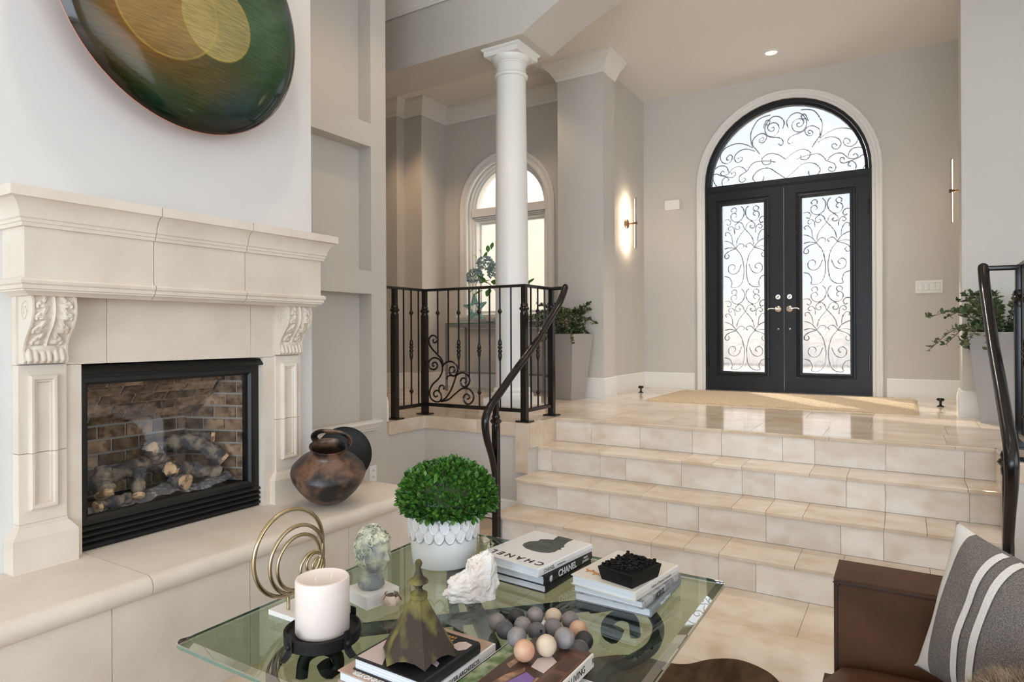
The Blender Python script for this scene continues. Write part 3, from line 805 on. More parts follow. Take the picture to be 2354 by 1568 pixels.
for s in (-1, 1):
    x0, x1 = (DX - DH + .026, DX - .003) if s < 0 else (DX + .003, DX + DH - .026)
    gx0, gx1 = (-1.688, -1.257) if s < 0 else (-0.898, -0.467)
    gz0, gz1 = 0.885, 2.655
    b = B()
    y0, y1 = YD + .012, YD + .062
    for (a, c, d, e) in ((x0, gx0, ZL + .02, 2.798), (gx1, x1, ZL + .02, 2.798), (gx0, gx1, ZL + .02, gz0), (gx0, gx1, gz1, 2.798)):
        b.box(a, c, y0, y1, d, e)
    leaf = obj('door_leaf', b, 'door_black', door)
    ring = [(gx0, gz0), (gx0, gz1), (gx1, gz1), (gx1, gz0)]
    obj('panel_moulding', B().molding(ring, [(-.062, .0), (-.062, .008), (-.052, .008), (-.046, .002), (-.030, .004), (-.020, .012), (-.004, .012), (0, .004), (0, -.02), (-.062, -.004)], XZ(y0), loop=True), 'door_black', leaf)
    obj('glass_pane', sheet([(gx0, gz0), (gx1, gz0), (gx1, gz1), (gx0, gz1)], y0 + .031), 'rain_glass', leaf, recalc=False)
    gc = (gx0 + gx1) / 2
    obj('grille_frame', B().molding([(gx0 - .02, gz0 - .02), (gx0 - .02, gz1 + .02), (gx1 + .02, gz1 + .02), (gx1 + .02, gz0 - .02)], [(-.012, -.16), (-.012, -.05), (.004, -.05), (.004, -.16)], XZ(YD), loop=True), 'door_black', leaf)
    for dz in (0.0, -0.885):
        for k in DS:
            for q in (1, -1):
                p = [(gc + q * (u + 0.6825), YD + .150, max(v + dz, gz0 - .01)) for u, v in DS[k]]
                obj('scroll', B().tube(smooth_path(p, 4), 0.0050, 5), 'scroll_iron', leaf)
    hx = DX + s * 0.055
    dead = B().lathe([(0.004, 0), (0.026, 0), (0.028, .006), (0.024, .012), (0.0, .012)], (hx, y0, 1.658), 20, Matrix.Rotation(R(90), 4, 'X'))
    dd = obj('deadbolt', dead, 'nickel', leaf, smooth=0.5)
    obj('thumb_turn', B().box(-.004, .004, -.018, -.010, -.013, .013, Matrix.Translation((hx, y0, 1.658)) @ Matrix.Rotation(R(40), 4, 'Y')), 'dark_bronze', leaf)
    lev = B().lathe([(0.004, 0), (0.030, 0), (0.031, .006), (0.022, .012), (.011, .016), (.010, .045), (0, .046)], (hx, y0, 1.535), 20, Matrix.Rotation(R(90), 4, 'X'))
    lev.tube(smooth_path([(hx, y0 - .042, 1.535), (hx + s * .03, y0 - .044, 1.537), (hx + s * .06, y0 - .044, 1.540), (hx + s * .085, y0 - .044, 1.536), (hx + s * .094, y0 - .044, 1.526)], 4), [.009] * 4 + [.0065] * 13, 8)
    obj('lever_handle', lev, 'nickel', leaf, smooth=0.6)
    obj('bolt_button', B().lathe([(0, 0), (0.011, 0), (0.010, .007), (0, .010)], (hx, y0, 1.33), 14, Matrix.Rotation(R(90), 4, 'X')), 'nickel', leaf, smooth=0.6)
    for z in (1.02, 2.30):
        obj('frame_catch', B().sphere((gx1 + .045 if s < 0 else gx0 - .045, y0 - .006, z), .010, 10, 6), 'door_black', leaf, smooth=1)
    hxx = x0 if s < 0 else x1
    for z in (1.0, 1.75, 2.5):
        obj('hinge', B().lathe([(.008, z - .08), (.008, z + .08)], (hxx - s * .0, y0 - .006, 0), 10), 'iron', leaf, smooth=0.6)
# ------------------------------------------------------------------ hearth
ZH = 0.485
he = thing('hearth', (-2.4, 1.6, 0), 'raised limestone hearth bench in front of the fireplace', 'hearth')
HX = -2.18
obj('hearth_core', B().box(-2.62, HX - .022, 0.25, 2.585, 0, .41), 'mortar', he)
ys = [-0.2, 1.205, 1.915, 2.62]
for a, c in zip(ys, ys[1:]):
    pr = [(-2.624, .412), (HX + .0, .412)] + [(HX - .005 + .038 * math.cos(t), .4485 + .0365 * math.sin(t)) for t in [R(-90 + 18 * k) for k in range(11)]] + [(-2.624, ZH)]
    obj('hearth_slab', B().prism(pr, lambda u, v, w: (u, w, v), a + .0012, c - .0012), 'stone', he, smooth=0.5)
ys = [-0.2, 1.09, 1.60, 2.12, 2.585]
for a, c in zip(ys, ys[1:]):
    obj('face_stone', B().box(HX - .02, HX, a + .0012, c - .0012, 0, .411), 'stone', he)
obj('side_stone', B().box(-2.62, HX - .0, 2.585, 2.60, 0, .411), 'stone', he)
obj('hearth_return', B().box(NX, -2.626, 2.302, 2.62, 0, ZH), 'stone', he)

# ------------------------------------------------------------------ stone fireplace surround
fp = thing('fireplace_surround', (-2.55, 1.588, ZH), 'carved limestone fireplace surround with heavy moulded mantel', 'fireplace')
YL, YR_ = 0.963, 2.213
XF = -2.46
crown_p = [(0, 1.652), (.012, 1.652), (.012, 1.664), (.016, 1.666), (.016, 1.676), (.021, 1.680), (.022, 1.692), (.026, 1.706), (.034, 1.722), (.046, 1.735), (.054, 1.740), (.060, 1.741), (.060, 1.775), (0, 1.775)]
low_p = [(0, 1.484), (.008, 1.484), (.014, 1.481), (.018, 1.474), (.016, 1.465), (.010, 1.460), (.010, 1.448), (.004, 1.446), (.004, 1.441), (-.008, 1.436), (-.018, 1.427), (-.05, 1.427), (-.05, 1.484)]
J1, J2 = 1.388, 1.787
XY = lambda u, v, w: (u, v, w)
# plan path seen with the outside on the right of travel
def mantel(path, core):
    b = B().box(*core)
    b.molding(path, crown_p, XY); b.molding(path, low_p, XY)
    return obj('mantel_stone', b, 'stone', fp, smooth=0.45)
mantel([(-2.625, YL), (XF, YL), (XF, J1 - .0015)], (-2.6245, XF, YL, J1 - .0015, 1.44, 1.7745))
mantel([(XF, J1 + .0015), (XF, J2 - .0015)], (-2.6245, XF, J1 + .0015, J2 - .0015, 1.44, 1.7745))
mantel([(XF, J2 + .0015), (XF, YR_), (-2.625, YR_)], (-2.6245, XF, J2 + .0015, YR_, 1.44, 1.7745))
for a, c in ((1.138, 1.282), (1.282, 1.911), (1.911, 2.038)):
    obj('lintel_stone', B().box(-2.6245, -2.592, a + .001, c - .001, 1.187, 1.438), 'stone', fp)
for a, c in ((1.138, 1.192), (1.978, 2.038)):
    obj('jamb_stone', B().box(-2.66, -2.590, a + .001, c, ZH, 1.1855), 'stone', fp)
YZ = lambda x0: (lambda u, v, w: (x0 + w, u, v))
for s, (a, c) in ((0, (0.990, 1.137)), (1, (2.039, 2.186))):
    px = -2.578
    for z0, z1 in ((0.645, 0.885), (0.887, 1.190)):
        obj('pilaster_stone', B().box(-2.6245, px, a, c, z0, z1), 'stone', fp)
    # raised frame on the pilaster, in two lengths like the stones
    fprof = [(0, 0), (0, .012), (.006, .017), (.014, .016), (.018, .008), (.023, .009), (.026, .003), (.026, 0)]
    fy0, fy1, fz0, fz1 = a + .028, c - .030, 0.690, 1.155
    for q in (0, 1):
        # open U halves
        path = [(fy0, .8852), (fy0, fz0), (fy1, fz0), (fy1, .8852)] if q == 0 else [(fy1, .8868), (fy1, fz1), (fy0, fz1), (fy0, .8868)]
        obj('panel_frame', B().molding(path, [(-d, w_) for d, w_ in fprof], YZ(px)), 'stone', fp, smooth=0.6)
    secs = [(.485, .027, -2.552), (.598, .027, -2.552), (.604, .023, -2.555), (.612, .018, -2.559), (.622, .012, -2.565), (.631, .004, -2.572), (.633, .001, -2.5755), (.6445, .001, -2.5755)]
    pb = B().rings([[Vector((-2.6245, a - o_, z_)), Vector((x_, a - o_, z_)), Vector((x_, c + o_, z_)), Vector((-2.6245, c + o_, z_))] for z_, o_, x_ in secs])
    obj('plinth_block', pb, 'stone', fp)
    # corbel: scroll-sided bracket with acanthus relief
    prof = [(1.437, -2.500), (1.420, -2.494), (1.395, -2.490), (1.370, -2.490), (1.345, -2.497), (1.320, -2.512), (1.298, -2.531), (1.278, -2.547), (1.258, -2.558), (1.240, -2.562), (1.222, -2.558), (1.206, -2.553), (1.196, -2.560)]
    c0, c1 = a + .006, c - .004
    def pf(z):
        for (z1_, x1_), (z2_, x2_) in zip(prof, prof[1:]):
            if z2_ <= z <= z1_:
                return x1_ + (x2_ - x1_) * (z1_ - z) / (z1_ - z2_)
        return prof[-1][1]
    nu, nv = 60, 96
    grid = []
    lobes = []
    for (tc, spread, ln, wd) in ((.10, .50, .17, .17), (.27, .52, .20, .20), (.46, .50, .20, .20), (.62, .40, .15, .17)):
        for q in (-1, 0, 1):
            lobes.append((spread - .17 * abs(q) + .05, tc + .055 * q + .02, 1.05 + .42 * q, ln, wd * .62))
        lobes.append((spread + .20, tc + .085, 1.3, .075, .10))
    def relief(u, t):
        # u -1..1 across, t 0 top .. 1 bottom
        au = abs(u)
        if au > 0.88: return 0.003
        if t < .045: return 0.003
        h = 0.0
        if t < .74:
            h = max(h, .55 * math.sqrt(max(0, 1 - (au / .09) ** 2)) + .15 * (au < .03))
            for (lu, lt, an, ln, wd) in lobes:
                dx, dy = (au - lu) * .62, (t - lt) * 1.7
                ca, sa = math.cos(an), math.sin(an)
                p_, q_ = dx * sa + dy * ca, dx * ca - dy * sa
                v_ = 1 - (p_ / (ln * 1.25)) ** 2 - (q_ / (wd * .62)) ** 2
                if v_ > 0: h = max(h, (.35 + .65 * max(0, min(1, .5 + p_ / ln))) * math.sqrt(v_) * (1 - .25 * math.exp(-(q_ / .012) ** 2)))
            return -.006 + .016 * h
        for k_, (cu, wd) in enumerate(((0.13, .16), (.45, .15), (.74, .17))):
            v_ = 1 - ((au - cu) / wd) ** 2 - ((t - .90) / .12) ** 2
            if v_ > 0: h = max(h, math.sqrt(v_))
        v_ = 1 - (u / .62) ** 2 - ((t - .80) / .07) ** 2
        if v_ > 0: h = max(h, .75 * math.sqrt(v_))
        return -.004 + .014 * h
    b = B()
    for i in range(nv + 1):
        t = i / nv; z = 1.437 + (1.196 - 1.437) * t
        grid.append([b.bm.verts.new((pf(z) + relief(-1 + 2 * j / nu, t), c0 + (c1 - c0) * j / nu, z)) for j in range(nu + 1)])
    for i in range(nv):
        for j in range(nu):
            b.bm.faces.new([grid[i][j], grid[i][j + 1], grid[i + 1][j + 1], grid[i + 1][j]])
    for j in (0, nu):
        back = [b.bm.verts.new((-2.6, grid[i][j].co.y, grid[i][j].co.z)) for i in range(nv + 1)]
        for i in range(nv):
            b.bm.faces.new([grid[i][j], grid[i + 1][j], back[i + 1], back[i]])
    cb = obj('corbel', b, 'stone', fp, smooth=1.0)
    # volute on the side
    sy = c0 - .001
    sp = [(-2.545 + .030 * (1 - k / 30) * math.cos(k * .42), sy, 1.375 + .038 * (1 - k / 30) * math.sin(k * .42)) for k in range(27)]
    obj('volute', B().tube(sp, .004, 6), 'stone', cb, smooth=1)
    obj('corbel_back', B().box(-2.6245, -2.590, a - .002, c + .002, 1.191, 1.437), 'stone', fp)

# ------------------------------------------------------------------ gas fire insert with brick liner
ins = thing('gas_fire_insert', (-2.7, 1.585, ZH), 'black gas fire insert with glass front and brick lining', 'fireplace insert')
Y0, Y1 = 1.193, 1.977
X0 = -2.625
gy0, gy1, gz0, gz1 = 1.222, 1.925, 0.605, 1.112
b = B()
b.box(X0 - .05, X0, Y0, gy0, ZH, 1.180).box(X0 - .05, X0, gy1, Y1, ZH, 1.180).box(X0 - .05, X0, gy0, gy1, gz1, 1.180).box(X0 - .05, X0, gy0, gy1, ZH, gz0)
obj('surround_frame', b, 'firebox_black', ins)
obj('bezel', B().molding([(gy0 + .0, gz0), (gy0, gz1), (gy1, gz1), (gy1, gz0)], [(-.02, 0), (-.02, .010), (-.004, .010), (.006, .0), (.006, -.02), (-.02, -.02)], YZ(X0), loop=True), 'firebox_black', ins)
obj('hood', B().prism([(X0, 1.150), (X0 + .030, 1.150), (X0 + .034, 1.156), (X0 + .012, 1.180), (X0, 1.180)], lambda u, v, w: (u, w, v), Y0 - .004, Y1 + .002), 'firebox_black', ins)
for k in range(4):
    z = .497 + k * .022
    obj('louvre', B().prism([(X0, z), (X0 + .014, z), (X0 + .016, z + .006), (X0, z + .016)], lambda u, v, w: (u, w, v), Y0 + .004, Y1 - .004), 'firebox_black', ins)
obj('glass_pane', B().box(X0 - .016, X0 - .012, gy0, gy1, gz0, gz1), 'fire_glass', ins)
# brick liner: back wall, two angled side walls, sloping baffle
XBk = -2.985
by0, by1 = 1.335, 1.835
def brick_panel(name, O, U, V, wu, hv, rows, blen, seed, tri=None):
    """a mortar panel with proud bricks; O corner, U/V unit directions"""
    U = Vector(U).normalized(); V = Vector(V).normalized(); Nn = U.cross(V)
    mw = Matrix(((U.x, V.x, Nn.x, O[0]), (U.y, V.y, Nn.y, O[1]), (U.z, V.z, Nn.z, O[2]), (0, 0, 0, 1)))
    p = obj(name, B().box(0, wu, 0, hv, -.012, 0, mw), 'brick_mortar', ins)
    rr = random.Random(seed)
    rh = hv / rows
    for i in range(rows):
        u = -blen * (0.5 if i % 2 else 0.0) - .02
        while u < wu:
            a, c = max(u + .005, 0), min(u + blen - .005, wu)
            if c - a > .012:
                bb = B().box(a, c, i * rh + .005, (i + 1) * rh - .005, 0, .006 + rr.uniform(0, .003), mw)
                bb.bevel(.002)
                obj('brick', bb, 'brick', p)
            u += blen
    return p
zb0, zb1 = 0.60, 1.13
brick_panel('liner_back', (XBk, by0, zb0), (0, 1, 0), (0, 0, 1), by1 - by0, zb1 - zb0 - .05, 8, .118, 1)
dR = Vector((X0 - .05 - XBk, gy1 + .03 - by1, 0))
brick_panel('liner_side', (XBk, by1, zb0), dR, (0, 0, 1), dR.length, zb1 - zb0, 9, .118, 2)
dL = Vector((X0 - .05 - XBk, gy0 - .03 - by0, 0))
brick_panel('liner_side', (X0 - .05, gy0 - .03, zb0), -dL, (0, 0, 1), dL.length, zb1 - zb0, 9, .118, 3)
V_ = Vector((-2.73 + 2.925, 0, 1.125 - .925))
brick_panel('liner_baffle', (-2.925, by0 - .09, .925), (0, 1, 0), V_, 0.62, V_.length, 5, .14, 4)
obj('firebox_floor', B().box(XBk, X0 - .05, 1.2, 1.97, zb0 - .03, zb0), 'firebox_metal', ins)
obj('firebox_top', B().box(XBk, X0 - .05, 1.2, 1.97, 1.13, 1.15), 'firebox_metal', ins)

def log(pts, rad, label, ends=True, twist=0):
    p = smooth_path(pts, 14)
    n = len(p)
    rs = [rad * (1 + .10 * math.sin(i * .5 + twist) + .06 * math.sin(i * .93)) for i in range(n)]
    b = B().tube(p, rs, 22)
    for v in b.bm.verts:
        d = noise.noise(v.co * 30) * .008 - abs(noise.noise(v.co * 75)) * .010
        v.co += Vector((d, d * .5, d))
    o = tag(obj('fire_log', b, 'log_bark', smooth=0.9), label, 'log', 'ceramic logs in the gas fire')
    e0, e1 = Vector(p[-1]), Vector(p[-2])
    t = (e0 - e1).normalized()
    q = t.to_track_quat('Z', 'Y').to_matrix().to_4x4()
    obj('cut_end', B().lathe([(rs[-1] * 1.06, -.012), (rs[-1] * 1.0, .004), (rs[-1] * .5, .007), (0.001, .006)], tuple(e0), 12, q, wob=lambda a, z: 1 + .12 * math.sin(3 * a + twist)), 'log_wood', o, smooth=0.8)
    return o
zf = zb0
log([(-2.86, 1.33, zf + .07), (-2.84, 1.48, zf + .12), (-2.83, 1.60, zf + .13), (-2.80, 1.70, zf + .06)], .034, 'long charred log leaning across the left back of the fire')
log([(-2.88, 1.58, zf + .16), (-2.87, 1.70, zf + .20), (-2.82, 1.80, zf + .19), (-2.76, 1.88, zf + .10)], .036, 'big arched charred log at the upper right of the fire', twist=1)
log([(-2.74, 1.84, zf + .055), (-2.745, 1.74, zf + .085), (-2.74, 1.66, zf + .105), (-2.715, 1.60, zf + .115)], .030, 'charred log lying across the right front of the fire', twist=2)
log([(-2.80, 1.62, zf + .13), (-2.79, 1.585, zf + .17), (-2.775, 1.555, zf + .21)], .026, 'stubby split log standing behind the middle of the fire', twist=3)
log([(-2.775, 1.36, zf + .16), (-2.75, 1.345, zf + .10), (-2.715, 1.335, zf + .055)], .034, 'short thick log tilted at the left of the fire', twist=4)
log([(-2.76, 1.50, zf + .13), (-2.73, 1.475, zf + .08), (-2.70, 1.455, zf + .025)], .024, 'forked small log in front left of centre', twist=5)
log([(-2.75, 1.63, zf + .07), (-2.72, 1.645, zf + .055), (-2.685, 1.655, zf + .05)], .028, 'short log end pointing out at the front centre', twist=6)
log([(-2.70, 1.42, zf + .035), (-2.695, 1.36, zf + .03), (-2.69, 1.29, zf + .022)], .021, 'small pale log lying low at the front left', twist=7)
log([(-2.86, 1.74, zf + .21), (-2.83, 1.81, zf + .215), (-2.80, 1.86, zf + .21)], .022, 'small log end at the far right above the bricks', twist=8)
b = B()
n1, n2 = 46, 14
g = []
for i in range(n1 + 1):
    y = 1.235 + .66 * i / n1
    row = []
    for j in range(n2 + 1):
        x = -2.80 + .118 * j / n2
        hgt = (.045 if y > 1.40 else .012) * math.sin(PI * min(1, (j + 2) / (n2 + 4)) ) 
        q = noise.noise(Vector((x * 30, y * 30, 3))) * .014 + noise.noise(Vector((x * 80, y * 80, 7))) * .008
        row.append(b.bm.verts.new((x, y, zf + max(.003, hgt * (.7 + .3 * math.sin(y * 21)) + q))))
    g.append(row)
for i in range(n1):
    for j in range(n2):
        b.bm.faces.new([g[i][j], g[i + 1][j], g[i + 1][j + 1], g[i][j + 1]])
tag(obj('ember_bed', b, 'ember', smooth=0.6), 'grey crumbly ember bed along the front of the fire', 'embers', kind='stuff')

# ------------------------------------------------------------------ round enamel wall piece
ar = thing('wall_art', (-2.50, 1.574, 2.658 - .524), 'large glossy round enamel disc in green and gold above the mantel', 'wall art')
pr = [(.0, .050)] 
rad = .524
prof = [(0.001, .055), (.15, .053), (.28, .046), (.38, .034), (.45, .018), (.495, -.004), (.518, -.022), (.524, -.032)]
rot = Matrix.Translation((-2.50, 1.574, 2.658)) @ Matrix.Rotation(R(90), 4, 'Y')
obj('disc', B().lathe([(r_, z_ + .03) for r_, z_ in prof][::-1], (0, 0, 0), 96, rot, cap=False), 'enamel_art', ar, smooth=1)
obj('rim', B().lathe([(.524, -.002), (.526, -.004), (.522, -.010), (.45, -.012), (.3, -.006)], (0, 0, 0), 96, rot, cap=False), 'copper_rim', ar, smooth=0.6)
obj('wall_bracket', B().lathe([(.16, -.124), (.16, .02)], (0, 0, 0), 32, rot), 'iron', ar, smooth=0.6)

# ------------------------------------------------------------------ clay pot and dark disc on the hearth end
tilt = Matrix.Translation((-2.368, 2.168, ZH + .021)) @ Matrix.Rotation(R(17), 4, Vector((0.64, 0.77, 0))) 
pot = thing('clay_pot', (-2.368, 2.168, ZH), 'round smoke-blackened clay pot sitting on the hearth', 'pot')
prof = [(.02, .004), (.07, .006), (.105, .030), (.140, .075), (.163, .115), (.171, .145), (.166, .165), (.140, .195), (.110, .218), (.090, .232), (.082, .243), (.081, .262), (.088, .276),
        (.082, .277), (.073, .262), (.073, .243), (.085, .226), (.13, .19), (.15, .15), (.12, .08), (.02, .03)]
obj('pot_body', B().lathe(prof, (0, 0, 0), 56, tilt, wob=lambda a, z: 1 + .012 * math.sin(2 * a + 1) + .008 * math.sin(3 * a)), 'burnt_clay', pot, smooth=1.2)
hb = smooth_path([(-.076, -.02, .262), (-.085, -.03, .295), (-.055, -.04, .325), (.0, -.045, .333), (.055, -.04, .325), (.085, -.03, .295), (.076, -.02, .262)], 5)
vd = Matrix.Rotation(R(31.5), 4, 'Z')
hp_ = [tilt @ (vd @ Vector((p.x, p.y + .085, p.z))) for p in hb]
obj('loop_handle', B().tube(hp_, .016, 8, flat=(1, .6)), 'burnt_clay', pot, smooth=1)
dm = Matrix.Translation((-2.60, 2.495, ZH + .155)) @ Matrix.Rotation(R(31.5 + 8), 4, 'Z') @ Matrix.Rotation(R(90 - 14), 4, 'X')
tag(obj('round_tray', B().lathe([(.001, -.006), (.10, -.004), (.142, .006), (.150, .016), (.150, .024), (.140, .020), (.10, .010), (.001, .008)], (0, 0, 0), 48, dm), 'dark_wood', smooth=0.8),
    'dark round wooden tray leaning on edge behind the clay pot', 'tray')
ou = thing('wall_outlet', (NX, 3.235, .29), 'white duplex outlet on the wall above the hearth end', 'outlet')
obj('cover_plate', B().box(NX, NX + .006, 3.205, 3.268, .293, .40).bevel(.002), 'plastic_white', ou)
for z in (.325, .368):
    obj('socket', B().box(NX + .005, NX + .008, 3.220, 3.253, z - .016, z + .016), 'plastic_white', ou)
    obj('slots', B().box(NX + .007, NX + .0085, 3.229, 3.232, z - .006, z + .006).box(NX + .007, NX + .0085, 3.241, 3.244, z - .006, z + .006), 'outlet_dark', ou)

# ------------------------------------------------------------------ white column
CX, CY = -2.640, 4.31
co = thing('column', (CX, CY, ZL), 'white round column with square capital at the railing corner', 'column')
obj('pedestal', B().box(CX - .19, CX + .19, CY - .19, CY + .19, ZL, ZL + .06), 'travertine', co)
obj('plinth', B().box(CX - .165, CX + .165, CY - .165, CY + .165, ZL + .06, ZL + .115).bevel(.004), 'column', co)
obj('base', B().lathe([(.160, ZL + .115), (.166, ZL + .125), (.166, ZL + .145), (.156, ZL + .155), (.146, ZL + .160), (.150, ZL + .168), (.150, ZL + .182), (.140, ZL + .190), (.130, ZL + .20)], (CX, CY, 0), 48), 'column', co, smooth=0.6)
sh = [(.130, ZL + .20), (.130, 1.2), (.1295, 1.7), (.126, 2.3), (.121, 2.9), (.116, 3.29)]
obj('shaft', B().lathe(sh, (CX, CY, 0), 48), 'column', co, smooth=0.8)
obj('astragal', B().lathe([(.116, 3.285), (.128, 3.288), (.133, 3.298), (.133, 3.306), (.128, 3.316), (.116, 3.320)], (CX, CY, 0), 48), 'column', co, smooth=0.9)
obj('capital', B().lathe([(.117, 3.315), (.117, 3.385), (.124, 3.390), (.124, 3.398), (.132, 3.402), (.142, 3.416), (.150, 3.436), (.152, 3.442)], (CX, CY, 0), 48), 'column', co, smooth=0.5)
obj('abacus', B().molding([(CX - .15, CY + .15), (CX - .15, CY - .15), (CX + .15, CY - .15), (CX + .15, CY + .15)], [(-.15, 3.442), (.0, 3.442), (.004, 3.452), (.004, 3.478), (.010, 3.480), (.018, 3.488), (.020, 3.5), (-.15, 3.5)], XY, loop=True), 'column', co, smooth=0.4)

# ------------------------------------------------------------------ wrought-iron railings
SCR = {
 's1': [(-3.06, 1.253), (-3.07, 1.243), (-3.058, 1.227), (-3.037, 1.236), (-3.032, 1.259), (-3.051, 1.28), (-3.081, 1.281), (-3.103, 1.264), (-3.11, 1.24), (-3.101, 1.209), (-3.073, 1.175), (-3.029, 1.138), (-2.992, 1.106), (-2.978, 1.077), (-2.983, 1.044)],
 's2': [(-3.059, 1.052), (-3.072, 1.05), (-3.075, 1.067), (-3.056, 1.079), (-3.033, 1.069), (-3.031, 1.043), (-3.061, 1.023), (-3.099, 1.033), (-3.114, 1.066), (-3.098, 1.096), (-3.055, 1.114), (-3.008, 1.098), (-2.982, 1.052), (-2.987, 1.002), (-3.019, 0.955), (-3.07, 0.915), (-3.1, 0.872), (-3.104, 0.829), (-3.084, 0.796), (-3.041, 0.78), (-3.007, 0.787), (-2.991, 0.811), (-2.999, 0.844), (-3.027, 0.865), (-3.057, 0.857), (-3.066, 0.833), (-3.05, 0.817), (-3.027, 0.826)],
 's3': [(-2.981, 1.048), (-2.955, 1.074), (-2.914, 1.088), (-2.873, 1.079), (-2.842, 1.051), (-2.842, 1.01), (-2.871, 0.98), (-2.902, 0.988), (-2.918, 1.016), (-2.908, 1.043), (-2.881, 1.049), (-2.867, 1.032), (-2.877, 1.008)],
 's4': [(-2.853, 0.985), (-2.879, 0.922), (-2.905, 0.871), (-2.944, 0.82), (-2.996, 0.784)],
 's5': [(-2.945, 0.953), (-2.933, 0.974), (-2.902, 0.983), (-2.858, 0.981)],
 's6': [(-2.855, 0.981), (-2.822, 1.001), (-2.78, 1.006), (-2.742, 0.984), (-2.73, 0.952), (-2.747, 0.915), (-2.777, 0.903), (-2.805, 0.917), (-2.813, 0.945), (-2.797, 0.966), (-2.769, 0.965), (-2.758, 0.947), (-2.774, 0.932)],
 's7': [(-2.996, 0.784), (-2.926, 0.802), (-2.864, 0.847), (-2.813, 0.883), (-2.772, 0.895), (-2.727, 0.883), (-2.7, 0.848), (-2.7, 0.811), (-2.728, 0.781), (-2.761, 0.78), (-2.784, 0.803), (-2.784, 0.832), (-2.762, 0.85), (-2.737, 0.842), (-2.733, 0.823), (-2.753, 0.814)],
 's8': [(-3.001, 0.846), (-3.014, 0.867), (-3.009, 0.896), (-2.982, 0.907), (-2.965, 0.894), (-2.971, 0.877)]}
BC = [(-3.024, 1.145), (-2.924, 1.085), (-2.829, 1.03), (-2.734, .965), (-2.645, .76), (-2.554, .76), (-2.466, .76), (-2.374, .76)]

